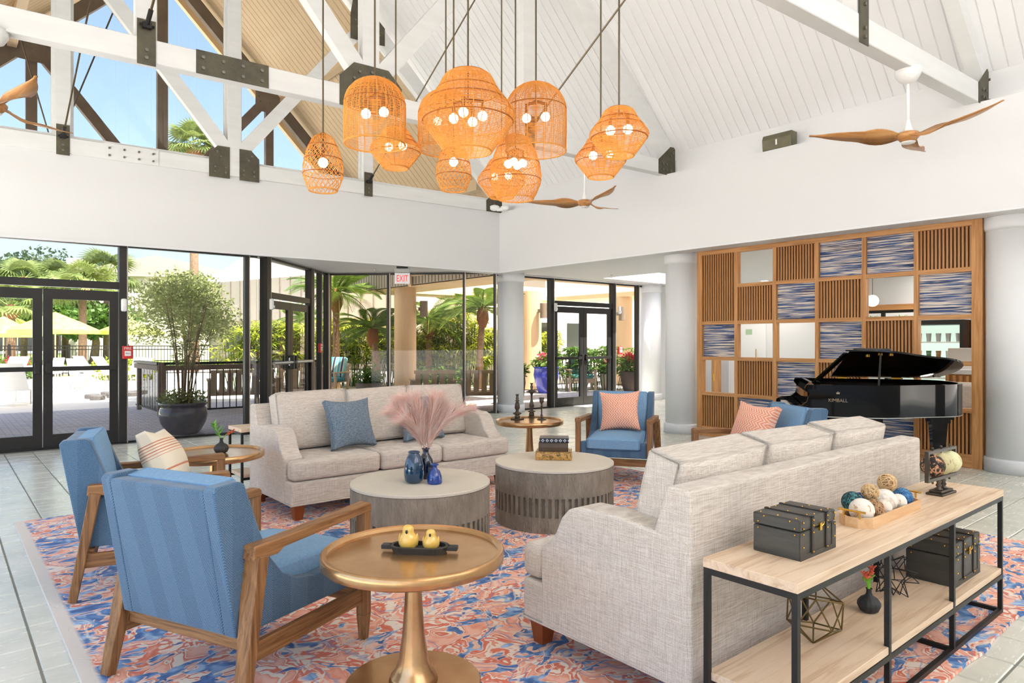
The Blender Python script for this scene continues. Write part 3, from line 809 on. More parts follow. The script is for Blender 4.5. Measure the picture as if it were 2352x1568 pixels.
# ================================================================== ARMCHAIRS
def make_chair():
    t = thing('armchair', '', 'armchair', (0,0,0))
    # side shells
    prof = [(-.375,.275),(-.475,.845),(-.46,.865),(-.355,.868),(-.33,.855),(-.255,.66),(-.20,.54),(-.13,.455),(-.04,.405),(.06,.385),(.17,.392),(.30,.408),(.355,.412),(.365,.40),(.365,.262)]
    for sg in (-1, 1):
        y0, y1 = sg*.325, sg*.265
        MB().prism(prof, min(y0,y1), max(y0,y1), 'y').build('side_shell', M['blue'], t, bevel=.014, seg=3)
    MB().prism([(-.375,.275),(-.475,.85),(-.40,.85),(-.30,.275)], -.27, .27, 'y').build('back_shell', M['blue'], t, bevel=.012, seg=3)
    MB().box(-.33, .365, -.27, .27, .262, .345).build('seat_deck', M['blue'], t, bevel=.012, seg=2)
    m = MB(); m.M = T(.06, 0, .405) @ Matrix.Rotation(math.radians(2), 4, 'Y'); m.cushion(.66, .525, .135, .055, .035, 12)
    m.build('seat_cushion', M['bluecush'], t, smooth=True)
    m = MB(); m.M = T(-.325, 0, .637) @ Matrix.Rotation(math.radians(-10), 4, 'Y'); m.cushion(.13, .525, .46, .05, .03, 12, 0, 0)
    m.build('back_cushion', M['bluecush'], t, smooth=True)
    for sg in (-1, 1):
        y = sg*.352
        m = MB(); m.beam((.355,y,.12), (.355,y,.605), .05, .05, (1,0,0)); m.beam((.355,y,.0), (.355,y,.12), .034, .034, (1,0,0), (.05,.05)); m.build('front_leg', M['oakz'], t, bevel=.004, seg=2)
        m = MB(); m.beam((-.404,sg*.385,.006), (-.30,y,.575), .042, .05, (0,1,0), (.055,.085)); o = m.build('rear_leg', M['oakz'], t, bevel=.004, seg=2)
        m = MB(); m.prism([(-.34,.565),(-.215,.562),(-.18,.580),(.33,.601),(.38,.601),(.38,.632),(.365,.645),(-.20,.622),(-.335,.622)], y-.03, y+.03, 'y'); ar = m.build('armrest', M['oak'], t, bevel=.006, seg=2)
        m = MB(); m.beam((-.36,y*1.02,.212), (.34,y,.212), .028, .075); m.build('side_rail', M['oak'], t, bevel=.004, seg=2)
        m = MB(); m.ball((-.335, sg*.389, .42), .007, 8, 6); m.build('peg', M['oak'], o)
    m = MB(); m.beam((-.325,-.34,.238), (-.325,.34,.238), .03, .05); m.build('rear_rail', M['oaky'], t, bevel=.004, seg=2)
    m = MB(); m.beam((.335,-.35,.215), (.335,.35,.215), .03, .07); m.build('front_rail', M['oaky'], t, bevel=.004, seg=2)
    return t
chair = make_chair()
chair.location = (1.07, 3.095, ZR); chair.rotation_euler = (0,0,math.radians(24))
chair['label'] = 'blue herringbone armchair nearest the camera, seen from behind by the brass table'; chair['group'] = 'blue armchairs'
dup(chair, (1.04, 4.58, ZR), math.radians(-15), 'blue herringbone armchair at far left holding a striped pillow')
dup(chair, (5.39, 4.70, ZR), math.radians(213), 'blue armchair in front of the white column holding a coral pillow')
dup(chair, (5.23, 3.08, ZR), math.radians(150), 'blue armchair in front of the piano holding a coral pillow')
# ------------------------------------------------------------------ pillows
def zig_mat():
    m, t, p, L = base('coral_zigzag')
    tc = N(t, 'ShaderNodeTexCoord'); sp = N(t, 'ShaderNodeSeparateXYZ'); L(tc.outputs['Object'], sp.inputs[0])
    tri = mth(t, 'PINGPONG', sp.outputs[1], .03); ph = mth(t, 'ADD', sp.outputs[0], mth(t, 'MULTIPLY', tri, 1.1))
    sn = mth(t, 'SINE', mth(t, 'MULTIPLY', ph, 2*PI/.026)); v = mth(t, 'ADD', sn, noise(t, tc.outputs['Object'], 60, 3))
    L(ramp(t, v, [(.2, srgb(238,158,128)), (.95, srgb(244,186,160)), (1.0, srgb(250,214,194))]), p.inputs['Base Color'])
    p.inputs['Roughness'].default_value = .95; bump(t, p, v, .25, .003); return m
def stripe_mat():
    m, t, p, L = base('striped_cream')
    tc = N(t, 'ShaderNodeTexCoord'); sp = N(t, 'ShaderNodeSeparateXYZ'); L(tc.outputs['Object'], sp.inputs[0])
    y = mth(t, 'ADD', mth(t, 'MULTIPLY', sp.outputs[1], 1/.42), .5)
    cr, co = srgb(240,228,204), srgb(214,138,108)
    bands = [(0,cr)]
    for a, b in ((.1,.115),(.32,.345),(.56,.57),(.60,.612),(.64,.655),(.68,.695),(.72,.735),(.76,.775)): bands += [(a,co),(b,cr)]
    L(ramp(t, y, bands, 'CONSTANT'), p.inputs['Base Color']); p.inputs['Roughness'].default_value = .95
    bump(t, p, noise(t, tc.outputs['Object'], 200, 2), .2, .003); return m
M['zig'] = zig_mat(); M['stripe'] = stripe_mat()
def pillow(name, label, mat, size, loc, rot, group=None):
    t = thing(name, label, 'pillow', (0,0,0), 0, group)
    m = MB(); m.cushion(size, size, .15, .02, .075, 14, .03)
    o = m.build('cover', mat, t, smooth=True)
    pp = MB(); h = size/2 - .006; q = []
    for k in range(4):
        for i in range(8):
            f = i/8; x, y = [(-1+2*f,-1),(1,-1+2*f),(1-2*f,1),(-1,1-2*f)][k]
            e = .03*(1-abs(-1+2*f)**2.2)
            q.append((x*h - (e*math.copysign(1,x) if k in (1,3) else 0), y*h - (e*math.copysign(1,y) if k in (0,2) else 0), 0))
    pp.tube(q, .006, 6, True); pp.build('piping', mat, t, smooth=True)
    t.location = loc; t.rotation_mode = 'XYZ'; t.rotation_euler = rot
    return t
def place_pillow(name, label, mat, size, base_pt, rz, lean, group=None, roll=0):
    """pillow resting on its lower edge; rz = direction its face looks"""
    n = Vector((math.cos(rz), math.sin(rz), 0)); up = Vector((0,0,1))*math.cos(lean) - n*math.sin(lean)
    R = Matrix.Rotation(rz + PI/2, 4, 'Z') @ Matrix.Rotation(PI/2 - lean, 4, 'X') @ Matrix.Rotation(roll, 4, 'Z')
    p = Vector(base_pt) + up*(size/2)
    return pillow(name, label, mat, size, p, R.to_euler(), group)
place_pillow('throw_pillow', 'denim blue tweed pillow on the left half of the facing sofa', M['denim'], .44, (2.78,5.44,.49), math.radians(-84), math.radians(20), 'denim pillows')
place_pillow('throw_pillow', 'denim blue tweed pillow half hidden behind the pink pampas plume', M['denim'], .44, (3.52,5.47,.49), math.radians(-88), math.radians(20), 'denim pillows')
place_pillow('throw_pillow', 'coral zigzag pillow on the armchair in front of the column', M['zig'], .42, (5.38,4.68,.495), math.radians(216), math.radians(20), 'coral pillows', .05)
place_pillow('throw_pillow', 'coral zigzag pillow on the armchair in front of the piano', M['zig'], .42, (5.19,3.12,.495), math.radians(166), math.radians(22), 'coral pillows', -.05)
place_pillow('throw_pillow', 'cream pillow with terracotta stripes on the far left armchair', M['stripe'], .40, (1.17,4.66,.49), math.radians(-26), math.radians(26), None, -.1)
# ================================================================== ROUND SIDE TABLES
def make_side_table():
    t = thing('side_table', '', 'side table', (0,0,0))
    MB().lathe([(.0,.538),(.345,.538),(.348,.552),(.362,.556),(.37,.55),(.37,.512),(.362,.505),(.30,.508),(.06,.512),(.0,.512)], 72).build('tabletop', M['brass'], t, smooth=False)
    MB().lathe([(.028,.51),(.030,.46),(.036,.34),(.046,.2),(.062,.1),(.075,.06),(.092,.04),(.10,.02),(.09,.015)], 32).build('stem', M['brass'], t, smooth=True)
    MB().lathe([(.275,0),(.277,.008),(.272,.014),(.0,.018)], 64).build('base_plate', M['brass'], t, smooth=False)
    for o in t.children:
        for p in o.data.polygons: p.use_smooth = len(p.vertices) == 4 and abs(p.normal.z) < .95
    return t
stb = make_side_table()
stb.location = (1.49, 2.40, ZR); stb['label'] = 'round brass pedestal table in the foreground holding two yellow birds'; stb['group'] = 'round brass pedestal tables'
dup(stb, (4.94, 5.58, ZR), 0, 'round brass pedestal table by the column holding three candlesticks')
dup(stb, (1.63, 5.52, ZR), 0, 'round brass pedestal table by the window holding a small black bud vase')
# ================================================================== DRUM TABLES
def make_drum():
    t = thing('coffee_table', '', 'coffee table', (0,0,0))
    R, n = .468, 240
    MB().lathe([(0,.438),(R-.004,.438),(R+.002,.442),(R+.002,.456),(R-.002,.46),(0,.46)], 96).build('top', M['drumtop'], t)
    m = MB(); ring = []
    lv = [(.0,0),(.115,0),(.115,1),(.255,1),(.255,0),(.438,0)]
    rr = []
    for (z, g) in lv:
        row = []
        for k in range(n):
            slot = g and (k % 4 in (1, 2))
            r = R - (.022 if slot else 0); a = 2*PI*((k//4) + (0, .06, .5, .56)[k % 4])/(n/4)
            row.append((r*math.cos(a), r*math.sin(a), z))
        rr.append(row)
    vs_ = [p for row in rr for p in row]; fs = []
    for i in range(len(rr)-1):
        for k in range(n):
            l = (k+1) % n; fs.append((i*n+k, i*n+l, (i+1)*n+l, (i+1)*n+k))
    m.add(vs_, fs); m.add(rr[0], [tuple(range(n-1,-1,-1))])
    m.build('drum_body', M['concrete'], t)
    return t
drum = make_drum()
drum.location = (2.51, 3.95, ZR); drum['label'] = 'grey concrete drum coffee table holding the blue glass vases'; drum['group'] = 'concrete drum tables'
dup(drum, (3.75, 3.94, ZR), .4, 'grey concrete drum coffee table holding the stack of three books')
# ================================================================== CONSOLES
def make_console():
    t = thing('console_table', '', 'console table', (0,0,0))
    L_, D = 2.15, .35     # x 0..L, y 0..D
    MB().box(0, L_, 0, D, .602, .635).build('tabletop', M['mango'], t, bevel=.002, seg=1)
    MB().box(.02, L_-.0, .005, D-.005, .20, .23).build('shelf', M['mango'], t, bevel=.002, seg=1)
    s_ = .020
    for i in range(4):
        x = .012 + i*(L_-.024)/3
        for y in (.012, D-.012):
            MB().box(x-s_/2, x+s_/2, y-s_/2, y+s_/2, 0, .602).build('leg', M['black'], t)
        MB().box(x-s_/2, x+s_/2, .022, D-.022, 0, s_).build('floor_rail', M['black'], t)
        if i in (0, 3): MB().box(x-s_/2, x+s_/2, .022, D-.022, .58, .602).build('top_rail', M['black'], t)
    for y in (.012, D-.012):
        MB().box(.022, L_-.022, y-s_/2, y+s_/2, .58, .602).build('top_rail', M['black'], t)
        MB().box(.022, L_-.022, y-s_/2, y+s_/2, .178, .20).build('shelf_rail', M['black'], t)
    MB().box(.022, L_-.022, .012-s_/2, .012+s_/2, 0, s_).build('floor_rail', M['black'], t)
    return t
con = make_console()
con.location = (2.075, 1.068, ZR); con['label'] = 'pale wood and black metal console behind the near sofa, dressed with trunks and balls'; con['group'] = 'wood and metal consoles'
dup(con, (2.04, 6.13, ZR), 0, 'pale wood and black metal console mostly hidden behind the facing sofa')
ZK = .635 + ZR; ZH = .23 + ZR
# ------------------------------------------------------------------ trunks
def trunk(label, loc, sx, sy, sz):
    t = thing('storage_trunk', label, 'trunk', loc, 0, 'dark wooden trunks')
    zl = sz*.70
    MB().box(0, sx, 0, sy, 0, zl-.002).build('body', M['darkwood'], t, bevel=.003, seg=1)
    MB().box(-.001, sx+.001, -.001, sy+.001, zl+.001, sz).build('lid', M['darkwood'], t, bevel=.004, seg=1)
    for f in (.32, .72):
        x = sx*f; wd = sx*.028
        m = MB(); m.box(x-wd, x+wd, -.006, 0, sz*.09, sz+.003); m.box(x-wd, x+wd, -.006, sy, sz, sz+.004)
        m.build('strap', M['leather'], t)
    fr = MB(); e = .003
    fr.box(0, sx*.13, -e, 0, 0, zl-.002); fr.box(sx*.89, sx, -e, 0, 0, zl-.002); fr.box(sx*.13, sx*.89, -e, 0, 0, sz*.13)
    fr.build('front_trim', M['darkwood'], t)
    r = sx*.014; st = MB().ball((0,0,0), r, 8, 5).mesh('stud', smooth=True); st.materials.append(M['gold'])
    pts = []
    for f in (.32, .72):
        for g in (.14,.62,.8,.93): pts.append((sx*f, -.007, sz*g))
        for g in (.1,.5,.9): pts.append((sx*f, sy*g, sz+.004))
    for z in (.64,.78,.93,.32): pts += [(sx*.07,-.004,sz*z), (sx*.95,-.004,sz*z)]
    for z in (.62,.78): pts += [(-.002,sy*.1,sz*z),(-.002,sy*.88,sz*z)]
    pts += [(-.002,sy*.75,sz*.94),(-.002,sy*.2,sz*.94),(sx*.05,sy*.5,sz),(sx*.5,sy*.08,sz),(sx*.52,sy*.93,sz),(sx*.92,sy*.1,sz),(sx*.92,sy*.5,sz),(sx*.06,sy*.88,sz),(sx*.06,sy*.12,sz)]
    for p in pts: o = link('stud', st, None, t); o.location = p
    m = MB(); xc = sx*.53; r2 = sx*.03
    m.box(xc-r2, xc+r2, -.008, 0, zl-r2*1.6, zl+r2*1.8); m.tube([(xc-r2,-.012,zl+r2*.6),(xc,-.016,zl+r2*1.4),(xc+r2*1.4,-.012,zl+r2*2.0)], r2*.35, 6)
    m.build('latch', M['gold'], t)
trunk('dark wooden trunk with brass studs on top of the console', (2.292, 1.172, ZK), .265, .178, .142)
trunk('larger dark wooden trunk on the lower shelf of the console', (3.695, 1.128, ZH), .36, .215, .205)
# ------------------------------------------------------------------ tray with decorative balls
tr = thing('serving_tray', 'long octagonal oak tray with brass handles holding decorative balls', 'tray', (2.88, 1.186, ZK))
def octo(x0, x1, y0, y1, c_): return [(x0+c_,y0),(x1-c_,y0),(x1,y0+c_),(x1,y1-c_),(x1-c_,y1),(x0+c_,y1),(x0,y1-c_),(x0,y0+c_)]
o1 = octo(0,.60,0,.135,.042); o2 = octo(.008,.592,.008,.127,.04)
m = MB(); n8 = 8
m.add([(x,y,0) for x,y in o1]+[(x,y,.042) for x,y in o1]+[(x,y,.042) for x,y in o2]+[(x,y,.008) for x,y in o2],
  [tuple(range(7,-1,-1))]+[(i,(i+1)%8,8+(i+1)%8,8+i) for i in range(8)]+[(8+i,8+(i+1)%8,16+(i+1)%8,16+i) for i in range(8)]+[(16+i,16+(i+1)%8,24+(i+1)%8,24+i) for i in range(8)]+[tuple(range(24,32))])
m.build('tray_body', M['tray'], tr)
for x in (.004, .596):
    m = MB(); m.tube([(x,.012,.068),(x,.123,.068)], .0045, 8)
    for y in (.035,.10): m.tube([(x,y,.04),(x,y,.068)], .004, 8)
    m.build('handle', M['gold'], tr)
def crackle(name, c1, c2, sc_=14, lo=.48):
    m, t, p, L = base(name); v = noise(t, coords(t), sc_, 5, .6, 1.5)
    L(ramp(t, v, [(lo, c1), (lo+.05, c2)]), p.inputs['Base Color']); p.inputs['Roughness'].default_value = .8; bump(t, p, v, .6, .004); return m
M['bdark'] = crackle('teal_moss', srgb(22,46,52), srgb(70,130,132), 70, .5); M['bwhite'] = crackle('cream_crackle', srgb(240,232,218), srgb(206,158,104), 16, .55)
M['btwig'] = plain('pale_twig', srgb(206,164,110), .7, var=srgb(232,202,156), vscale=60); M['btwigd'] = plain('brown_twig', srgb(168,124,86), .7, var=srgb(206,168,124), vscale=60)
M['bblue'] = plain('blue_twig', srgb(40,98,160), .6, var=srgb(100,160,206), vscale=50); M['bcob'] = crackle('cobalt_moss', srgb(20,50,120), srgb(60,110,190), 80, .5)
M['bspeck'] = crackle('speckled_shell', srgb(240,226,210), srgb(150,110,84), 44, .6); M['bridge'] = crackle('pale_ridged_fibre', srgb(240,234,224), srgb(222,206,184), 8, .5)
def ball(label, loc, r, mat, kind='solid'):
    t = thing('decorative_ball', label, 'decorative ball', loc, 0, 'decorative balls in the oak tray')
    if kind == 'solid':
        m = MB(); m.ball((0,0,0), r, 24, 16); m.build('ball', mat, t, smooth=True)
    elif kind == 'ridge':
        m = MB(); n = 36; m.ball((0,0,0), r, n, 16)
        m.v = [(x*(1+.04*math.cos(9*math.atan2(y,x))), y*(1+.04*math.cos(9*math.atan2(y,x))), z) for x,y,z in m.v]; m.build('ball', mat, t, smooth=True)
    else:
        m = MB(); rnd = random.Random(sum(map(ord, label)))
        for k in range(34):
            ax = Vector((rnd.gauss(0,1), rnd.gauss(0,1), rnd.gauss(0,1))).normalized()
            a = ax.orthogonal().normalized(); b = ax.cross(a); off = rnd.uniform(-.55,.55); q = r*math.sqrt(1-off*off)
            m.tube([ax*off*r + (a*math.cos(2*PI*i/18)+b*math.sin(2*PI*i/18))*q*(1+rnd.uniform(-.03,.03)) for i in range(18)], r*.045, 4, True)
        tag(m.build('twig_weave', mat, t, fix=False), kind='stuff')
        m = MB(); m.ball((0,0,0), r*.86, 12, 8); m.build('core', M['btwigd'] if mat is not M['bblue'] else M['bcob'], t, smooth=True)
def tb(x, y, z): return (2.88+x, 1.186+y, ZK+z)
ball('large cream ball with tan crackle at the near end of the tray', tb(.085,.062,.058), .050, M['bwhite'])
ball('dark teal mossy ball at the back of the tray', tb(.125,.118,.078), .044, M['bdark'])
ball('small cobalt ball peeping out behind the twig balls', tb(.205,.122,.072), .034, M['bcob'])
ball('brown twig ball low in the front of the tray', tb(.175,.05,.05), .041, M['btwigd'], 'twig')
ball('pale twig ball perched on the brown one', tb(.215,.082,.112), .036, M['btwig'], 'twig')
ball('small speckled ball in front of the pale ridged ball', tb(.258,.045,.046), .036, M['bspeck'])
ball('pale ridged round ball in the middle of the tray', tb(.335,.07,.060), .051, M['bridge'], 'ridge')
ball('pale straw twig ball highest at the far end of the tray', tb(.455,.105,.118), .040, M['btwig'], 'twig')
ball('small cream ball with rust patch near the far end of the tray', tb(.42,.045,.046), .036, M['bwhite'])
ball('blue twig ball at the far end of the tray', tb(.51,.06,.050), .042, M['bblue'], 'twig')
# ------------------------------------------------------------------ globe stand
gs = thing('globe_stand', 'bronze framed stand carrying three small globes on the console', 'globe stand', (3.872, 1.243, ZK), math.radians(-3))
m = MB(); m.box(-.085,.085,-.04,.04,0,.012); m.box(-.07,.07,-.03,.03,.012,.024); m.build('base', M['ironbronze'], gs, bevel=.003, seg=1)
for x in (-.03, .03):
    MB().lathe([(.02,.024),(.018,.03),(.008,.036),(.014,.046),(.008,.056),(.012,.066),(.006,.074)], 16, (x,0,0)).build('baluster', M['ironbronze'], gs, smooth=True)
m = MB(); m.box(-.17,.17,-.009,.009,.074,.09); m.box(-.17,.17,-.009,.009,.212,.226); m.box(-.17,-.154,-.009,.009,.09,.212); m.box(.154,.17,-.009,.009,.09,.212)
m.build('frame', M['ironbronze'], gs)
gc = [crackle('dark_globe', srgb(36,34,30), srgb(206,150,112), 30, .5), crackle('gold_globe', srgb(206,196,150), srgb(150,140,110), 18, .55), crackle('pale_globe', srgb(226,224,180), srgb(206,200,150), 16, .55)]
for k, x in enumerate((-.1, 0, .1)):
    g_ = MB(); g_.ball((x,0,.151), .056, 24, 16); go = g_.build('globe', gc[k], gs, smooth=True)
    q = MB(); q.tube([(x,0,.066),(x,0,.232)], .004, 6); q.build('pivot', M['ironbronze'], go); q = MB(); q.ball((x,0,.236), .007, 8, 6); q.build('finial', M['ironbronze'], go); q = MB(); q.ball((x,0,.066), .006, 8, 6); q.build('finial', M['ironbronze'], go)
# ------------------------------------------------------------------ wire ornaments, bud vases
phi = (1+5**.5)/2
ico = [Vector(v).normalized() for v in [(-1,phi,0),(1,phi,0),(-1,-phi,0),(1,-phi,0),(0,-1,phi),(0,1,phi),(0,-1,-phi),(0,1,-phi),(phi,0,-1),(phi,0,1),(-phi,0,-1),(-phi,0,1)]]
ie = [(i,j) for i in range(12) for j in range(i+1,12) if (ico[i]-ico[j]).length < 1.06]
w1 = thing('wire_ornament', 'gold wire polyhedron on the lower console shelf', 'ornament', (2.63, 1.285, ZH))
R_ = Matrix.Rotation(.5, 3, 'X') @ Matrix.Rotation(.3, 3, 'Y'); r = .116
zmin = min((R_ @ v).z for v in ico)*r
for (i, j) in ie:
    a = R_ @ ico[i]*r; b = R_ @ ico[j]*r
    MB().tube([(a.x,a.y,a.z-zmin),(b.x,b.y,b.z-zmin)], .0032, 6).build('wire', plain('antique_gold_wire', srgb(110,88,48), .45, .7) if 'gw' not in M else M['gw'], w1)
    M['gw'] = w1.children[0].data.materials[0]
w2 = thing('wire_ornament', 'black wire star burst on the shelf beside the bud vase', 'ornament', (3.36, 1.28, ZH))
fi = [(i,j,k) for i in range(12) for j in range(i+1,12) for k in range(j+1,12) if (i,j) in ie and (j,k) in ie and (i,k) in ie]
r = .06; tip = []
for (i,j,k) in fi: tip.append((ico[i]+ico[j]+ico[k]).normalized()*.112)
zmin = min((R_ @ v).z for v in tip)
m = MB()
for n_, (i,j,k) in enumerate(fi):
    tp = R_ @ tip[n_]
    for q in (i,j,k):
        a = R_ @ ico[q]*r; MB().tube([(a.x,a.y,a.z-zmin),(tp.x,tp.y,tp.z-zmin)], .0022, 5).build('wire', M['black'], w2)
def bud_vase(label, loc, s, green, zs=2.1, group='ribbed black bud vases'):
    t = thing('bud_vase', label, 'vase', loc, 0, group)
    n = 60; m = MB(); prof = [(.5,0),(.8,.12),(1.0,.42),(.98,.62),(.72,.86),(.34,1.02),(.24,1.18),(.22,1.38),(.3,1.46),(.24,1.46),(.18,1.3)]
    for (rr, z) in prof:
        for k in range(n):
            a = 2*PI*k/n; rib = 1 + (.07*abs(math.sin(a*7))-.03 if rr > .4 else 0)
            m.v.append((rr*s*rib*math.cos(a), rr*s*rib*math.sin(a), z*s*zs*.72))
    for i in range(len(prof)-1):
        for k in range(n):
            l = (k+1) % n; m.f.append((i*n+k,i*n+l,(i+1)*n+l,(i+1)*n+k))
    m.f.append(tuple(range(n-1,-1,-1))); m.build('vessel', M['matblack'], t, smooth=True)
    fl_ = thing('bud_sprig', ('green leaf and red flower sprig in the black bud vase by the window' if green else 'red succulent sprigs in the black bud vase on the console shelf'), 'flower sprig', (loc[0], loc[1], loc[2]+1.46*s*zs*.72))
    s *= 1.3
    rnd = random.Random(3)
    if green:
        for k in range(22):
            f = k/22; z = s*(.1+1.5*f); x0 = -s*.8*f; a = rnd.uniform(0, 2*PI); L_ = s*(1.0-.45*abs(f-.5))
            d = Vector((math.cos(a)*.8-.3, math.sin(a)*.8, .55)).normalized()
            p = Vector((x0, s*.3*f, z)); side = d.cross(Vector((0,0,1))).normalized()*s*.13
            MB().add([p, p+d*L_*.5+side, p+d*L_, p+d*L_*.5-side], [(0,1,2,3)]).build('leaf', M['green'], fl_)
        MB().tube([(0,0,-s*.4),(-s*.3,0,s*.6),(-s*.9,s*.3,s*1.7)], s*.04, 6).build('stem', M['green'], fl_)
        MB().tube([(0,0,-s*.4),(s*.5,-s*.1,s*.4),(s*1.1,-s*.2,s*.75)], s*.04, 6).build('stem', M['green'], fl_)
        for k in range(12):
            p = Vector((s*(.6+.7*k/12), -s*.15, s*(.5+.35*k/12))); a = rnd.uniform(0,6.3)
            q = MB(); q.tube([p, p+Vector((.12*s,.2*s*math.cos(a),.2*s*math.sin(a)))], [s*.05,s*.09], 5); q.build('petal', M['red'], fl_)
    else:
        for (dx, dz) in ((-.9,1.3),(.55,1.45),(-.2,1.1)):
            MB().tube([(0,0,-s*.3),(dx*s*.5,0,dz*s*.6)], s*.06, 6).build('stem', M['green'], fl_)
            for k in range(16):
                f = k/16; p = Vector((dx*s*(.4+.6*f), .1*s*math.sin(k*2), dz*s*(.45+.55*f))); a = k*2.4
                q = MB(); q.tube([p, p+Vector((.2*s*math.cos(a),.2*s*math.sin(a),.2*s))], [s*.09,s*.05], 5); q.build('petal', M['red'] if f > .25 else M['green'], fl_)
bud_vase('ribbed black bud vase with red sprigs on the console shelf', (3.09, 1.27, ZH), .046, False)
bud_vase('ribbed black bud vase with green sprig on the table by the window', (1.68, 5.50, .538+ZR), .053, True)
# ================================================================== TABLETOP OBJECTS
# black tray + yellow birds on the brass table
ZB = .538 + ZR
fwd = math.radians(-40.05)
tray = thing('trencher_tray', 'charred black oval wooden tray on the brass table', 'tray', (1.515, 2.392, ZB), math.radians(-46))
def stadium(L_, r, n=10): return [(L_/2+r*math.cos(a), r*math.sin(a)) for a in [-PI/2+PI*i/n for i in range(n+1)]] + [(-L_/2-r*math.cos(a), -r*math.sin(a)) for a in [-PI/2+PI*i/n for i in range(n+1)]]
o1 = stadium(.13,.058); o2 = stadium(.13,.044); o0 = stadium(.12,.05); k = len(o1)
m = MB(); m.add([(x,y,0) for x,y in o0]+[(x,y,.028) for x,y in o1]+[(x,y,.028) for x,y in o2]+[(x,y,.012) for x,y in o2],
 [tuple(range(k-1,-1,-1))]+[(i,(i+1)%k,k+(i+1)%k,k+i) for i in range(k)]+[(k+i,k+(i+1)%k,2*k+(i+1)%k,2*k+i) for i in range(k)]+[(2*k+i,2*k+(i+1)%k,3*k+(i+1)%k,3*k+i) for i in range(k)]+[tuple(range(3*k,4*k))])
m.build('bowl', M['char'], tray)
for sx in (-1, 1): MB().box(min(sx*.115,sx*.158), max(sx*.115,sx*.158), -.017, .017, .010, .028).build('lug_handle', M['char'], tray, bevel=.002, seg=1)
def bird(label, loc, s, rz):
    t = thing('bird_figurine', label, 'figurine', loc, rz, 'yellow ceramic birds')
    prof = [(0,0),(.30,.0),(.42,.12),(.48,.34),(.46,.52),(.36,.70),(.285,.82),(.29,.92),(.27,1.04),(.19,1.13),(.08,1.175),(0,1.18)]
    m = MB(); m.lathe([(r*s, z*s) for r, z in prof], 28); m.v = [(x+ (.10*s*max(0,(z/s-.6))), y, z) for x,y,z in m.v]
    m.build('body', M['yellow'], t, smooth=True)
    for sg in (-1, 1):
        w_ = MB(); w_.ball((-.06*s, sg*.43*s, .42*s), .27*s, 14, 10, (.75,.28,1.15)); w_.build('wing', M['yellow'], t, smooth=True)
    b = MB(); b.ball((.36*s, 0, .90*s), .085*s, 12, 8, (.9,.8,1.15)); b.build('beak', M['bird'], t, smooth=True)
vx = Vector((cT, -sT, 0))   # camera right in world
c0 = Vector((1.515, 2.392, ZB+.012))
axd = Vector((math.cos(math.radians(-46)), math.sin(math.radians(-46)), 0))
bird('taller yellow ceramic bird at the left of the black tray', tuple(c0 - axd*.048), .083, math.radians(225))
bird('shorter yellow ceramic bird at the right of the black tray', tuple(c0 + axd*.047), .070, math.radians(228))
# candlesticks
ZT = .538 + ZR
def stick(label, loc, prof, square=None):
    t = thing('candlestick', label, 'candlestick', loc, math.radians(8), 'bronze candlesticks')
    if square: MB().box(-square, square, -square, square, 0, .014).build('foot', M['ironbronze'], t, bevel=.004, seg=1)
    else: MB().lathe([(.052,0),(.052,.006),(.038,.008),(.036,.014),(.0,.016)], 28).build('foot', M['ironbronze'], t)
    MB().lathe(prof, 24).build('shaft', M['ironbronze'], t, smooth=True)
pA = [(.03,.012),(.03,.04),(.022,.05),(.05,.065),(.048,.072),(.02,.085),(.016,.10),(.03,.13),(.026,.17),(.014,.20),(.026,.21),(.014,.22),(.018,.24),(.012,.25),(.016,.27),(.02,.282),(.0,.282)]
pB = [(.03,.012),(.032,.045),(.022,.055),(.05,.068),(.02,.08),(.016,.095),(.03,.13),(.022,.165),(.012,.21),(.012,.25),(.02,.28),(.066,.292),(.06,.298),(.02,.31),(.012,.325),(.018,.35),(.01,.37),(.016,.385),(.022,.392),(0,.392)]
pC = [(.016,.014),(.008,.03),(.016,.05),(.008,.06),(.007,.14),(.018,.15),(.008,.16),(.012,.18),(.026,.20),(.024,.21),(.028,.246),(.0,.24)]
stick('medium bronze candlestick on a square foot at the left', tuple(at(1188, 963, ZT)), pA, .055)
stick('tallest bronze candlestick with a wide drip dish', tuple(at(1221, 958, ZT)), pB, .052)
stick('shortest slim bronze candlestick with a cup at the right', tuple(at(1244, 963.5, ZT)), pC)
# books
def book_mat():
    m, t, p, L = base('marbled_cover'); v = noise(t, coords(t, (1,1,1)), 26, 4, .6, 2)
    L(ramp(t, v, [(.35, srgb(60,46,20)), (.48, srgb(160,118,50)), (.6, srgb(206,168,96)), (.68, srgb(196,96,50))]), p.inputs['Base Color']); p.inputs['Roughness'].default_value = .4; return m
def motif_mat():
    m, t, p, L = base('navy_diamond_cover'); tc = N(t, 'ShaderNodeTexCoord'); sp = N(t, 'ShaderNodeSeparateXYZ'); L(tc.outputs['Object'], sp.inputs[0])
    a = mth(t, 'PINGPONG', mth(t, 'ADD', sp.outputs[0], 1.0), .0175); b = mth(t, 'ABSOLUTE', mth(t, 'SUBTRACT', sp.outputs[2], .0175))
    d = mth(t, 'ABSOLUTE', mth(t, 'SUBTRACT', mth(t, 'ADD', a, b), .010))
    L(ramp(t, mth(t, 'MULTIPLY', d, 100), [(.2, srgb(216,222,232)), (.35, srgb(24,30,52))]), p.inputs['Base Color']); p.inputs['Roughness'].default_value = .35; return m
M['page'] = plain('aged_pages', srgb(214,166,100), .9, var=srgb(190,140,78), vscale=4, stretch=(1,1,160)); M['pagew'] = plain('white_pages', srgb(224,224,222), .9)
M['bk1'] = book_mat(); M['bk2'] = plain('brown_leather_cover', srgb(66,52,40), .4, var=srgb(84,66,50), vscale=8); M['bk3'] = motif_mat()
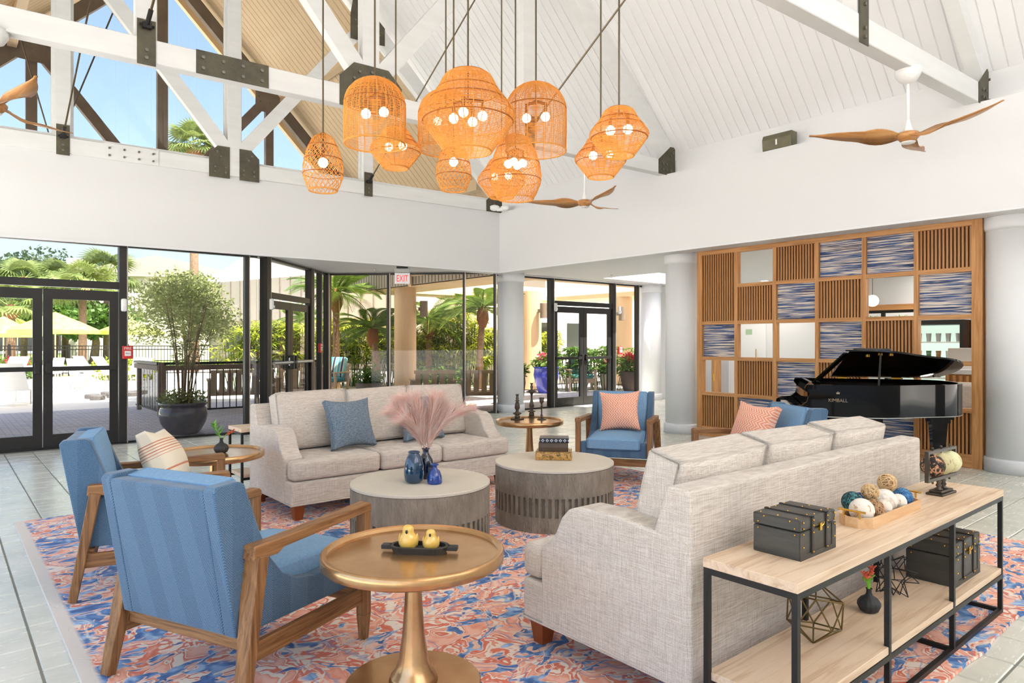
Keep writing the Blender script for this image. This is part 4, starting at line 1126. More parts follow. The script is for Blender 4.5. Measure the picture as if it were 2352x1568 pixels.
def book(label, loc, rz, w_, d_, h_, cov, pg):
    t = thing('book', label, 'book', loc, rz, 'stack of three books')
    # spine toward local -y
    m = MB(); e = .004
    m.box(-w_/2, w_/2, -d_/2, d_/2, 0, e); m.box(-w_/2, w_/2, -d_/2, d_/2, h_-e, h_)
    m.prism([(-d_/2-.006,.004),(-d_/2-.010,h_/2),(-d_/2-.006,h_-.004),(-d_/2+.006,h_-.002),(-d_/2+.006,.002)], -w_/2, w_/2, 'x')
    m.build('cover', cov, t)
    MB().box(-w_/2+.004, w_/2-.004, -d_/2+.006, d_/2-.005, e, h_-e).build('pages', pg, t)
ZD = .46 + ZR
bc = at(1273, 1052, ZD); a0 = math.radians(-46)
book('lowest thick book with marbled gold cover', (bc.x, bc.y, ZD), a0-.02, .285, .20, .066, M['bk1'], M['page'])
book('middle thick brown leather bound book', (bc.x-.0, bc.y+.005, ZD+.0665), a0, .235, .17, .070, M['bk2'], M['page'])
book('top thin navy book with white diamond motif', (bc.x+.0, bc.y+.0, ZD+.137), a0+.03, .235, .165, .036, M['bk3'], M['pagew'])
# blue glass vases + pampas
def bglass(name, col, rough=.02):
    m, t, p, L = base(name); p.inputs['Base Color'].default_value = col; p.inputs['Roughness'].default_value = rough; p.inputs['Transmission Weight'].default_value = .35; p.inputs['IOR'].default_value = 1.45; p.inputs['Coat Weight'].default_value = 1; return m
M['vg1'] = bglass('teal_blue_glass', srgb(8,66,104)); M['vg2'] = bglass('dark_blue_glass', srgb(10,28,62)); M['vg3'] = bglass('cobalt_glass', srgb(22,74,170))
def gvase(label, px, py, prof, mat):
    p = at(px, py, ZD); t = thing('glass_vase', label, 'vase', (p.x, p.y, ZD), 0, 'blue glass vases')
    n = len(prof); inn = [(max(r-.006,.002), z+(.006 if i == 0 else 0)) for i, (r, z) in enumerate(prof)][::-1]
    MB().lathe([(.001,0)]+prof+inn+[(.001,.007)], 36).build('vessel', mat, t, smooth=True)
    r, z = prof[-1]
    MB().tube([(r*math.cos(2*PI*i/28), r*math.sin(2*PI*i/28), z) for i in range(28)], .005, 6, True).build('lip', mat, t, smooth=True)
    return p
gvase('rounded teal glass jar at the front left of the drum table', 951, 1108, [(.045,0),(.062,.02),(.068,.06),(.064,.12),(.050,.165),(.038,.19),(.034,.195),(.036,.205)], M['vg1'])
pv = gvase('tall dark blue glass bottle holding the pink pampas plume', 978, 1098, [(.045,0),(.05,.01),(.051,.10),(.048,.13),(.030,.16),(.021,.175),(.020,.195),(.024,.205)], M['vg2'])
gvase('small cobalt glass flask at the front right of the vases', 998.5, 1110, [(.048,0),(.051,.012),(.047,.05),(.034,.085),(.017,.10),(.015,.118),(.024,.126)], M['vg3'])
pg_ = thing('pampas_grass', 'pink feathery pampas plumes in the dark blue bottle', 'dried grass', (pv.x, pv.y, ZD+.06))
M['pink'] = plain('pink_plume', srgb(252,206,190), .9, var=srgb(253,232,222), vscale=20); M['pinkstem'] = plain('plume_stem', srgb(226,170,150), .8)
vr = Vector((cT, -sT, 0)); vf = Vector((sT, cT, 0)); vu = Vector((0,0,1))
rnd = random.Random(11)
def plume(ctrl, wid, seeds):
    pts = [vr*a*.84 + vu*b*.92 + vf*c_ for a, b, c_ in ctrl]
    def bez(f):
        q = pts[:]
        while len(q) > 1: q = [q[i].lerp(q[i+1], f) for i in range(len(q)-1)]
        return q[0]
    MB().tube([bez(i/14) for i in range(15)], [.0026-.0018*i/14 for i in range(15)], 5).build('stem', M['pinkstem'], pg_)
    m = MB()
    for k in range(seeds):
        f = .3 + .7*rnd.random()**.8; p = bez(f); d = (bez(min(f+.02,1)) - bez(f-.02)).normalized()
        sd = Vector((rnd.gauss(0,1), rnd.gauss(0,1), rnd.gauss(0,.8))); sd = (sd - d*sd.dot(d)).normalized()
        env = math.sin(PI*min(max((f-.25)/.8, 0), 1))**.7
        L_ = wid*(.5+.8*rnd.random())*(.25+env)
        e1 = p + d*L_*.75 + sd*L_*.35; e2 = p + d*L_*1.25 + sd*L_*.85 - vu*L_*.12
        wv = d.cross(sd)*.0011
        m.add([p-wv, p+wv, e1+wv*.8, e1-wv*.8, e2], [(0,1,2,3),(3,2,4)])
    tag(m.build('plume_hair', M['pink'], pg_, fix=False), kind='stuff')
for c_ in ([(0,0,0),(-.01,.2,.0),(-.05,.36,.02),(-.20,.50,.03)], [(0,0,0),(-.02,.2,.01),(-.10,.33,.02),(-.25,.42,0)], [(0,0,0),(.0,.2,.0),(-.02,.36,.0),(-.10,.50,-.02)],
           [(0,0,0),(.01,.2,0),(.04,.36,.02),(.07,.50,.04)], [(0,0,0),(.01,.2,-.01),(-.03,.3,-.04),(-.12,.36,-.08)], [(0,0,0),(.01,.18,0),(.06,.3,.05),(.12,.42,.1)]):
    plume(c_, .125, 1100)
plume([(0,0,0),(.0,.2,0),(.10,.34,.02),(.22,.43,.05),(.36,.455,.08)], .09, 1100)
# ================================================================== EXIT SIGN, SPEAKER, SPRINKLERS, EMERGENCY LIGHT
ex = thing('exit_sign', 'hanging white EXIT sign with red letters under the left soffit', 'exit sign', tuple(campt(924, 626, 12.25)), math.radians(-38))
MB().box(-.14,.14,-.03,.03,-.0,.075).build('housing', plain('sign_grey', srgb(150,152,150), .4, .5), ex, bevel=.004, seg=1)
MB().box(-.10,.10,-.04,.04,.075,.112).build('canopy', M['black'], ex, bevel=.01)
pn = MB().box(-.135,.135,-.006,.006,-.20,-.004).build('acrylic_panel', plain('sign_acrylic', srgb(232,234,236), .2), ex, bevel=.003, seg=1)
textmesh('lettering', 'EXIT', .165, M['exitred'], pn, T(0,-.008,-.11) @ Matrix.Rotation(PI/2, 4, 'X'), .001, sx=.62)
sp_ = thing('wall_speaker', 'bronze wedge speaker standing on the right soffit ledge', 'speaker', (8.36, 6.55*0+ 4.62, ZS1), 0)
sp_.location = (8.36, 4.55, ZS1)
m = MB(); m.prism([(-.07,.0),(-.085,.14),(-.06,.20),(.08,.20),(.08,0)], -.20, .20, 'y'); m.build('cabinet', plain('speaker_bronze', srgb(96,92,72), .45, .4, var=srgb(118,112,88), vscale=5), sp_, bevel=.01)
MB().box(-.084,-.077,-.01,.01,.05,.12).build('badge', M['steelwhite'], sp_)
def sprink(label, p):
    t = thing('sprinkler_head', label, 'sprinkler', p, 0, 'ceiling sprinklers')
    MB().lathe([(.035,0),(.03,-.01),(.01,-.015),(.008,-.05),(.02,-.055),(.02,-.06),(0,-.06)], 16).build('head', M['chrome'], t)
sprink('small sprinkler head on the alcove ceiling left of the EXIT sign', (6.35, 11.6, ZC)); sprink('small sprinkler head on the ceiling before the far doors', (10.8, 9.6, ZC)); sprink('small sprinkler head seen through the open top square of the screen', (11.9, 5.9, ZC))
em = thing('spot_light', 'small white ceramic floodlight on the soffit corner ledge', 'spotlight', (8.2, 10.12, ZS1), math.radians(-40))
m = MB(); m.ball((-.10,0,.06), .085, 16, 10, (1.25,.8,.7)); m.build('lamp_head', M['steelwhite'], em, smooth=True)
m = MB(); m.ball((.10,0,.06), .075, 16, 10, (1.25,.8,.7)); m.build('lamp_head', M['steelwhite'], em, smooth=True)
MB().box(-.06,.06,-.04,.04,0,.05).build('mount', M['steelwhite'], em, bevel=.008)
# ================================================================== CEILING FANS
def make_fan():
    t = thing('ceiling_fan', '', 'ceiling fan', (0,0,0))
    MB().lathe([(.02,.0),(.07,.02),(.095,.05),(.10,.07),(.085,.09),(.03,.10)], 32, (0,0,-.04)).build('motor_hub', M['fanwood'], t, smooth=True)
    MB().lathe([(0,-.048),(.055,-.045),(.062,-.035),(.03,-.03)], 28).build('hub_cap', M['steelwhite'], t, smooth=True)
    MB().lathe([(.05,.05),(.03,.10),(.016,.16),(.014,.18)], 20).build('collar', M['steelwhite'], t, smooth=True)
    MB().tube([(0,0,.1),(0,0,.62)], .014, 12).build('downrod', M['steelwhite'], t, smooth=True)
    MB().lathe([(.02,.50),(.075,.53),(.105,.58),(.112,.64)], 28).build('canopy', M['steelwhite'], t, smooth=True)
    m = MB(); n = 16; vs_ = []; fs = []
    for i in range(n+1):
        f = i/n; r = .06 + .80*f; wd = .05 + .12*math.sin(PI*min(f*1.06+.04,1))**.8 * (1 if f < .95 else .8) - .03*f
        tw = math.radians(34*(1-f)*math.sin(PI*min(f*2.2,1)) + 10); sw = .09*math.sin(PI*f*.9) - .02
        lift = .015 + .05*f*f
        for sg in (-1, 1):
            y = sg*wd*.62; vs_.append((r, y*math.cos(tw)+sw*.5, lift + y*math.sin(tw)+.004)); vs_.append((r, y*math.cos(tw)+sw*.5, lift + y*math.sin(tw)-.004))
    for i in range(n):
        a, b = i*4, (i+1)*4
        fs += [(a,a+2,b+2,b),(a+1,b+1,b+3,a+3),(a,b,b+1,a+1),(a+2,a+3,b+3,b+2)]
    fs += [(0,1,3,2),(n*4,n*4+2,n*4+3,n*4+1)]
    me = m.add(vs_, fs).mesh('blade', smooth=True); me.materials.append(M['fanwood'])
    for k in range(3):
        o = link('blade', me, None, t); o.rotation_euler = (0,0,k*2*PI/3)
    return t
fan = make_fan()
def place(o, p, rz): o.location = p; o.rotation_euler = (0,0,rz)
a0 = math.radians(-40.05)
fan['label'] = 'wooden three blade ceiling fan at the upper right by the speaker'; fan['group'] = 'ceiling fans'
pf = tpt(2, 3.13); place(fan, (pf.x, pf.y, 3.29), a0 + math.radians(-70) + TH*2)
fan.rotation_euler = (0,0,math.radians(-70)-TH)
pf = tpt(1, 3.16); dup(fan, (pf.x, pf.y, 3.29), math.radians(50)-TH, 'smaller looking ceiling fan below the right pendants')
pf = tpt(1, -3.25); dup(fan, (pf.x, pf.y, 3.29), math.radians(-36)-TH, 'ceiling fan cut off by the left edge of the photo')
# ================================================================== PENDANT LAMPS
def rattan(name, c1, c2):
    m = bpy.data.materials.new(name); m.use_nodes = True; t = m.node_tree; p = t.nodes['Principled BSDF']; L = t.links.new
    L(ramp(t, noise(t, coords(t), 40, 3), [(.3, c1), (.7, c2)]), p.inputs['Base Color']); p.inputs['Roughness'].default_value = .6
    tr = N(t, 'ShaderNodeBsdfTranslucent'); tr.inputs[0].default_value = (1,.62,.2,1); mx = N(t, 'ShaderNodeMixShader'); mx.inputs[0].default_value = .22
    o = t.nodes['Material Output']; L(p.outputs[0], mx.inputs[1]); L(tr.outputs[0], mx.inputs[2]); L(mx.outputs[0], o.inputs[0]); return m
M['rat'] = rattan('rattan', srgb(222,152,64), srgb(238,178,92)); M['ratd'] = rattan('rattan_dark', srgb(150,84,30), srgb(190,112,46))
M['bulb'] = emit('lit_bulb', (1,.86,.64,1), 9)
def prof_at(prof, z):
    for i in range(len(prof)-1):
        (r0, z0), (r1, z1) = prof[i], prof[i+1]
        if z1 <= z <= z0 or z0 <= z <= z1: return r0 + (r1-r0)*((z-z0)/(z1-z0) if z1 != z0 else 0)
    return prof[-1][0]
def pendant(label, px, ybot, Y, prof, kind, nbulb, group, ribs=22, bz=.5):
    """prof: (r,z) top to bottom, z=0 at bottom"""
    b = campt(px, ybot, Y); hgt = prof[0][1]
    t = thing('pendant_lamp', label, 'pendant lamp', b, 0, group)
    rnd = random.Random(int(px))
    m = MB(); n = 40
    if kind != 'egg':
        step = .0105; z = hgt
        while z > 0:
            r = prof_at(prof, z) * (1 + .004*rnd.uniform(-1,1)); zz = z + rnd.uniform(-.001,.001)
            m.tube([(r*math.cos(2*PI*i/n), r*math.sin(2*PI*i/n), zz) for i in range(n)], .0026, 3, True)
            rn = prof_at(prof, max(z-.008,0)); sl_ = math.hypot(.008, rn-r)/.008
            z -= step/sl_*1.0
        tag(m.build('shade_weave', M['rat'], t, fix=False), kind='stuff')
        rb = MB()
        zs = [hgt*(1-i/16) for i in range(17)]
        for k in range(ribs):
            a = 2*PI*k/ribs
            rb.tube([(1.01*prof_at(prof, z)*math.cos(a), 1.01*prof_at(prof, z)*math.sin(a), z) for z in zs], .0032, 4)
        tag(rb.build('shade_ribs', M['rat'], t, fix=False), kind='stuff')
    else:
        for sgn in (1, -1):
            for k in range(ribs):
                q = []
                for i in range(25):
                    f = i/24; z = hgt*(1-f); r = prof_at(prof, z)*(1+rnd.uniform(-.01,.01)); a = 2*PI*k/ribs + sgn*f*2.6 + .05*rnd.uniform(-1,1)
                    q.append((r*math.cos(a), r*math.sin(a), z))
                m.tube(q, .0026, 3)
        tag(m.build('shade_lattice', M['rat'], t, fix=False), kind='stuff')
    for f in ([1, .78, .55, .3, .02] if kind == 'egg' else ([.62, .02] if kind == 'bell' else [.98, .76, .62, .38, .02])):
        z = hgt*f; r = prof_at(prof, z)*1.012
        MB().tube([(r*math.cos(2*PI*i/n), r*math.sin(2*PI*i/n), z) for i in range(n)], .0055 if f == .02 else .0036, 5, True).build('shade_ring', M['ratd'] if f != .02 else M['rat'], t)
    cz = RZ_ - abs(b.x-RU) - .12 - b.z
    MB().tube([(0,0,hgt*bz+.10),(0,0,cz)], .0065, 8).build('drop_rod', M['rod'], t)
    rr = prof_at(prof, hgt*bz)*.32 if nbulb > 1 else 0
    for k in range(nbulb):
        a = 2*PI*k/nbulb + 2.2; x, y = rr*math.cos(a), rr*math.sin(a)
        s = MB(); s.tube([(0,0,hgt*bz+.12),(x,y,hgt*bz+.10),(x,y,hgt*bz+.035)], .013, 8); s.build('socket', plain('brown_socket', srgb(120,66,30), .5) if 'sock' not in M else M['sock'], t); M['sock'] = t.children[-1].data.materials[0]
        bo = MB().ball((x,y,hgt*bz), .034, 14, 10).build('bulb', M['bulb'], t, smooth=True)
def bell(d, h):
    R = d/2; pts = [(.02,h)]
    for i in range(1, 9): a = PI/2*(1-i/8); pts.append((R*math.cos(a)*1.0, h-R*.95+R*.95*math.sin(a)))
    return pts + [(R*1.0, h*.3), (R*.985, 0)]
def turbine(d, h):
    R = d/2; return [(.06*R,h),(.36*R,h*.985),(.47*R,h*.95),(.54*R,h*.88),(.60*R,h*.80),(.76*R,h*.67),(.92*R,h*.55),(1.0*R,h*.46),(.97*R,h*.41),(.72*R,h*.2),(.47*R,0)]
def egg(d, h):
    R = d/2; return [(.14*R,h),(.30*R,h*.985),(.55*R,h*.9),(.8*R,h*.72),(.96*R,h*.5),(1.0*R,h*.38),(.97*R,h*.25),(.82*R,h*.1),(.66*R,0)]
G1, G2, G3 = 'bell shaped rattan pendants', 'turbine shaped rattan pendants', 'open lattice rattan pendants'
pendant('largest rattan pendant, wide shouldered, at the centre of the cluster', 1075, 351, 4.77, turbine(.67,.565), 'turbine', 4, G2, 30, .44)
pendant('bell shaped rattan pendant at the left of the cluster', 861, 334, 4.80, bell(.425,.475), 'bell', 2, G1, 22, .48)
pendant('bell shaped rattan pendant at the right of the cluster', 1231, 350, 5.15, bell(.456,.525), 'bell', 2, G1, 22, .5)
pendant('bell shaped rattan pendant half hidden behind the largest one', 1024, 347, 5.75, bell(.46,.515), 'bell', 2, G1, 22, .5)
pendant('small turbine rattan pendant at the far right, upper one', 1422, 360, 4.85, turbine(.42,.345), 'turbine', 2, G2, 20, .55)
pendant('small turbine rattan pendant at the far right, lower one', 1380, 408, 5.5, turbine(.42,.33), 'turbine', 2, G2, 20, .55)
pendant('small turbine rattan pendant below the left bell', 909, 387, 5.6, turbine(.42,.33), 'turbine', 2, G2, 20, .55)
pendant('small turbine rattan pendant hidden behind the big oval lattice one', 1152, 455, 6.55, turbine(.465,.38), 'turbine', 2, G2, 20, .55)
pendant('open lattice egg pendant hanging alone at the far left', 742, 440, 4.85, egg(.28,.41), 'egg', 1, G3, 22, .5)
pendant('open lattice egg pendant under the largest pendant', 1042, 438, 5.25, egg(.268,.38), 'egg', 1, G3, 22, .58)
pendant('large dense oval lattice pendant lowest in the cluster', 1184, 459, 5.75, egg(.433,.555), 'egg', 4, G3, 46, .55)
# ================================================================== PIANO
K0 = Vector((6.75, 3.30, 0)); kd = Vector((.848, .53, 0)); ax_ = Vector((.53, -.848, 0))
pn_ = thing('grand_piano', 'glossy black baby grand piano with its lid raised before the wooden screen', 'piano', K0, math.atan2(ax_.y, ax_.x))
# local x = from keyboard to tail, local y = toward the far (straight) side ; near corner at origin
Wp, Lp = 1.42, 1.5
def outline(s=0.0):
    near = [(.0,0),(.42,0.0),(.62,.012),(.78,.06),(.92,.16),(1.05,.30),(1.18,.43),(1.30,.52),(1.40,.60),(1.47,.72),(1.5,.90),(1.49,1.10),(1.44,1.26),(1.34,1.36),(1.2,1.41)]
    near = [(.0,.0),(.5,.0),(.66,.03),(.82,.11),(.98,.22),(1.14,.31),(1.28,.38),(1.38,.47),(1.46,.62),(1.5,.82),(1.49,1.06),(1.44,1.26),(1.32,1.38),(1.15,1.42)]
    return near + [(.0,1.42)]
ol = outline(); n_ = len(ol)
def inset(poly, d):
    c_ = (.72,.72); return [(x+(c_[0]-x)*d, y+(c_[1]-y)*d) for x, y in poly]
il = inset(ol, .05)
zb_, zt_ = .66, .985
def spl(P, k=5):
    o = []
    for i in range(len(P)-1):
        p0, p1, p2, p3 = P[max(i-1,0)], P[i], P[i+1], P[min(i+2,len(P)-1)]
        for j in range(k):
            f = j/k; o.append(tuple(.5*((2*p1[q])+(-p0[q]+p2[q])*f+(2*p0[q]-5*p1[q]+4*p2[q]-p3[q])*f*f+(-p0[q]+3*p1[q]-3*p2[q]+p3[q])*f**3) for q in (0,1)))
    return o + [P[-1]]
ol = spl(ol[:-1]) + [ol[-1]]; n_ = len(ol); il = inset(ol, .05)
sd_ = MB(); sd_.add([(x,y,zb_) for x,y in ol]+[(x,y,zt_) for x,y in ol], [(i,(i+1),n_+(i+1),n_+i) for i in range(n_-2)]); sd_.build('curved_side', M['piano'], pn_, smooth=True)
m = MB(); m.add([(x,y,zb_) for x,y in ol]+[(x,y,zt_) for x,y in ol]+[(x,y,zt_) for x,y in il]+[(x,y,zt_-.10) for x,y in il],
  [tuple(range(n_-1,-1,-1))]+[(i,(i+1)%n_,n_+(i+1)%n_,n_+i) for i in (n_-2,n_-1)]+[(n_+i,n_+(i+1)%n_,2*n_+(i+1)%n_,2*n_+i) for i in range(n_)]+[(2*n_+i,2*n_+(i+1)%n_,3*n_+(i+1)%n_,3*n_+i) for i in range(n_)])
case = m.build('case', M['piano'], pn_)
m = MB(); m.add([(x,y,zt_-.10) for x,y in il], [tuple(range(n_))]); m.build('iron_plate', plain('piano_plate_gold', srgb(120,88,40), .35, .8), case)
for p in case.data.polygons: p.use_smooth = False
# arms (cheeks) and keyboard in front of the case (negative x)
ck = [(.02,zb_),(-.26,zb_),(-.285,zb_+.03),(-.28,zb_+.07),(-.22,zb_+.10),(-.12,zb_+.11),(-.07,zb_+.15),(-.05,zb_+.23),(-.09,zb_+.29),(-.07,zt_),(.02,zt_)]
for y0 in (0.0, Wp-.05):
    MB().prism(ck, y0, y0+.05, 'y').build('cheek', M['piano'], pn_, bevel=.006, seg=2)
MB().box(-.25, .02, .05, Wp-.05, zb_, zb_+.035).build('key_bed', M['piano'], pn_)
MB().box(-.06, .0, .05, Wp-.05, zb_+.07, zb_+.24).build('fallboard', M['piano'], pn_)
kw = (Wp-.14)/52
wk = MB().box(-.235, -.07, 0, kw*.94, zb_+.036, zb_+.058).mesh('white_key'); wk.materials.append(M['ivory'])
bk = MB().box(-.175, -.07, -kw*.28, kw*.28, zb_+.058, zb_+.07).mesh('black_key'); bk.materials.append(M['piano'])
for i in range(52):
    o = link('white_key', wk, None, pn_); o.location = (0, .07+i*kw, 0)
    if i % 7 in (0, 2, 3, 5, 6) and i < 51: o = link('black_key', bk, None, pn_); o.location = (0, .07+(i+1)*kw, 0)
# music desk
m = MB(); m.beam((.14,.3,zt_-.02), (.05,.3,zt_+.02), .03, .02); m.box(.02,.05,.25,1.15,zt_-.06,zt_-.01); m.build('music_desk', M['piano'], pn_)
# lid hinged on the far straight side (y = Wp), raised
ang = math.radians(13)
def lidM(): return Matrix.Translation((0,Wp,zt_+.012)) @ Matrix.Rotation(-ang, 4, 'X') @ Matrix.Translation((0,-Wp,0))
m = MB(); m.M = lidM(); lp = [(x*1.02-.02+ (.34 if x < .3 else 0), y-.02 if y < .7 else y+.0) for x, y in ol]
m.prism([(x,y) for x,y in lp], 0, .018); m.build('lid', M['piano'], pn_, bevel=.003, seg=1)
m = MB(); m.M = lidM() @ T(0,0,.02); m.prism([(.36,-.02),(.70,.02),(.70,1.42),(.36,1.42)], 0, .016); m.build('lid_flap', M['piano'], pn_)
m = MB(); m.M = lidM(); m.beam((.30,.04,-.01), (-.03,.60,-.30), .05, .02); m.build('lid_brace', M['piano'], pn_)
pe = lidM() @ Vector((.62,.10,-.002))
MB().tube([(.60,.12,zt_-.02), pe], .010, 8).build('prop_stick', M['black'], pn_)
for (x, y) in ((.62,.12),(.52,.2),(.72,.14)):
    q = MB(); q.M = lidM(); q.tube([(x,y,-.012),(x,y,0)], .02, 12); q.build('lid_cup', M['gold'], pn_)
for x in (.45, 1.02): MB().box(x-.05, x+.05, Wp-.012, Wp+.004, zt_-.03, zt_+.015).build('hinge', M['gold'], pn_)
MB().tube([(x,y,zb_+.004) for x,y in ol[:60]], .004, 5).build('case_trim', M['chrome'], case)
def pleg(x, y):
    m = MB(); a, b = .075, .045
    m.add([(x-b,y-b,.07),(x+b,y-b,.07),(x+b,y+b,.07),(x-b,y+b,.07),(x-a,y-a,.56),(x+a,y-a,.56),(x+a,y+a,.56),(x-a,y+a,.56)], [(0,3,2,1),(4,5,6,7),(0,1,5,4),(1,2,6,5),(2,3,7,6),(3,0,4,7)])
    m.box(x-.095,x+.095,y-.095,y+.095,.56,.60); m.box(x-.12,x+.12,y-.12,y+.12,.60,zb_)
    o = m.build('leg', M['piano'], pn_)
    c_ = MB(); c_.tube([(x-.02,y,.035),(x+.02,y,.035)], .034, 14); c_.box(x-.012,x+.012,y-.012,y+.012,.035,.07); c_.build('caster', M['gold'], o)
pleg(.12,.16); pleg(.12,Wp-.16); pleg(1.30,.86)
m = MB(); m.box(.30,.34,.55,.58,.16,zb_); m.box(.30,.34,.84,.87,.16,zb_); m.box(.27,.37,.50,.92,.12,.17)
for y in (.60,.71,.82): m.box(.10,.30,y-.02,y+.02,.125,.14)
m.build('pedal_lyre', M['piano'], pn_)
MB().box(.05,.62,.02,.06,.60,zb_).build('key_block_beam', M['piano'], pn_)
Mt = T(.215,-.004,.83) @ Matrix.Rotation(PI/2, 4, 'X')
M['logo'] = plain('champagne_logo', srgb(150,134,112), .4, .4)
textmesh('lettering', 'KIMBALL', .048, M['logo'], case, Mt, .0015, sx=.95)
m = MB(); m.M = T(.215,-.005,.895) @ Matrix.Rotation(PI/2, 4, 'X')
m.prism([(-.014,0),(.014,0),(.018,.022),(.008,.012),(0,.028),(-.008,.012),(-.018,.022)], 0, .002); m.build('crest', M['logo'], case)
bn = thing('piano_bench', 'dark brown leather piano bench at the keyboard behind the coral pillow chair', 'bench', tuple(K0 + kd*.62 - ax_*.50), math.atan2(ax_.y, ax_.x))
m = MB(); m.M = T(0,0,.50); m.cushion(.34,.62,.09,.03,.015,8); m.build('seat', plain('brown_leather', srgb(56,42,34), .35), bn, smooth=True)
for sx in (-1,1):
    for sy in (-1,1): m = MB(); m.beam((sx*.13,sy*.26,0),(sx*.13,sy*.26,.46),.03,.03,(1,0,0),(.05,.05)); m.build('leg', M['piano'], bn)
MB().box(-.15,.15,-.29,.29,.41,.46).build('apron', M['piano'], bn)
# ================================================================== LOBBY CAFE THINGS SEEN THROUGH THE SCREEN
fg = thing('display_fridge', 'glass door drinks fridge seen through the open screen square at right', 'fridge', (11.6, 3.98, 0))
M['fglass'] = glassy('clear_glass', (.92,.95,.94,1), .05)
m = MB(); m.box(0,.7,-.55,.55,0,.25); m.box(0,.7,-.55,.55,1.68,1.75); m.box(0,.7,-.55,-.50,.25,1.68); m.box(0,.7,.50,.55,.25,1.68); m.box(.65,.7,-.5,.5,.25,1.68); m.build('cabinet', M['black'], fg)
MB().add([(0,-.5,.25),(0,.5,.25),(0,.5,1.68),(0,-.5,1.68)], [(0,1,2,3)]).build('glass_door', M['fglass'], fg)
MB().box(.6,.64,-.5,.5,.25,1.68).build('back_liner', emit('fridge_light', srgb(210,228,214), .5), fg)
for z in (.55,.85,1.13,1.4):
    MB().box(.05,.6,-.5,.5,z,z+.02).build('shelf', M['steelwhite'], fg)
cups = [plain('cup_white', srgb(236,236,230), .5), plain('bottle_amber', srgb(190,120,50), .3), plain('can_green', srgb(90,140,80), .3)]
for zi, z in enumerate((.57,.87,1.15,1.42)):
    for i in range(7):
        t = thing('drink_cup', '%s on the %s fridge shelf, %s from the right' % (('pale cup','amber bottle','green can')[(i+zi) % 3 if zi < 3 else 0], ('lowest','second lowest','second highest','highest')[zi], ('first','second','third','fourth','fifth','sixth','seventh')[i]), 'cup', (11.85, 3.57+i*.135, z), 0, 'drinks in the fridge')
        MB().lathe([(.028,0),(.038,.13),(.0,.13)], 10).build('cup', cups[(i+zi) % 3] if zi < 3 else cups[0], t)
shf = thing('snack_shelf', 'oak wall shelves stocked with snacks beyond the screen', 'shelf', (11.9, 3.40, 0))
MB().box(0,.35,-1.2,.02,0,2.05).M
m = MB(); m.box(.33,.36,-1.2,.02,0,2.05); m.box(0,.33,-.02,.02,0,2.05); m.build('back_panel', M['screenwood'], shf)
for z in (.9,1.29,1.56,1.86): MB().box(0,.33,-1.2,-.02,z,z+.025).build('shelf_board', M['screenwoody'], shf)
cols = [srgb(214,120,30), srgb(40,80,160), srgb(210,60,40), srgb(230,190,50), srgb(120,60,40)]
sm = [plain('snack_%s' % n, c_, .35) for n, c_ in zip(('orange','navy','red','gold','brown'), cols)]
for zi, z in enumerate((1.316, 1.586)):
    for i in range(5):
        t = thing('snack_packet', ('%s snack bag, number %s from the left, on the oak shelf beyond the screen' if zi == 0 else '%s snack tub, number %s from the left, on the oak shelf beyond the screen') % (('orange','navy','red','gold','brown')[i % 4 if zi == 0 else (i*2+1) % 5], ('one','two','three','four','five')[i]), 'snack', (12.0, 3.34-i*.13, z), 0, 'snack bags' if zi == 0 else 'snack tubs')
        if zi == 0:
            m = MB(); m.M = T(0,0,.11); m.cushion(.06,.12,.21,.02,.02,6,0,0); m.build('bag', sm[i % 4], t, smooth=True)
        else: MB().lathe([(.04,0),(.05,.10),(.052,.11),(0,.11)], 12).build('tub', sm[(i*2+1) % 5], t)
ct = thing('bar_counter', 'white topped counter with oak slat front beyond the screen', 'counter', (10.6, 2.3, 0))
MB().box(0,.6,-1.6,1.05,.0,.98).build('body', M['screenwood'], ct)
MB().box(-.05,.65,-1.65,1.1,.98,1.04).build('worktop', M['trim'], ct)
MB().box(.10,.6,-1.6,1.05,1.04,1.33).build('upstand', plain('counter_stone', srgb(216,208,200), .5), ct)
slm = MB().box(-.03,0,-.02,.02,.1,.96).mesh('slat'); slm.materials.append(M['screenwood'])
for i in range(34): o = link('slat', slm, None, ct); o.location = (0, -1.56+i*.078, 0)
bc_ = thing('lounge_chair', 'cream lounge chair with black and white woven arm beyond the screen', 'chair', (9.62, 2.45, 0), .1)
M['bw'] = None
def bw_mat():
    m, t, p, L = base('black_white_weave'); tc = N(t, 'ShaderNodeTexCoord'); sp = N(t, 'ShaderNodeSeparateXYZ'); L(tc.outputs['Object'], sp.inputs[0])
    v = mth(t, 'PINGPONG', mth(t, 'ADD', sp.outputs[1], 2), .03); L(ramp(t, mth(t, 'MULTIPLY', v, 30), [(.45, srgb(30,30,30)), (.5, srgb(236,232,226))], 'CONSTANT'), p.inputs['Base Color']); return m
M['bw'] = bw_mat()
m = MB(); m.M = T(.35,.35,.45); m.cushion(.6,.6,.2,.06,.04,8); m.build('seat', M['linen'], bc_, smooth=True)
m = MB(); m.M = T(.62,.35,.68); m.cushion(.16,.6,.42,.06,.04,8,0,0); m.build('backrest', M['linen'], bc_, smooth=True)
for y in (.02, .68): MB().tube([(.05,y,.0),(.05,y,.60),(.62,y,.66),(.66,y,.0)], .022, 8).build('arm_frame', M['bw'], bc_)
MB().tube([(.7,.0,.60),(.7,.7,.60)], .035, 10).build('back_roll', M['bw'], bc_)
pl_ = thing('globe_pendant', 'small lit globe lamp seen through the upper open square of the screen', 'pendant lamp', (11.2, 4.55, 1.98))
MB().ball((0,0,.08), .09, 18, 12).build('globe', emit('warm_globe', (1,.88,.7,1), 3), pl_, smooth=True); MB().tube([(0,0,.16),(0,0,ZC-1.98)], .006, 6).build('cord', M['rod'], pl_)
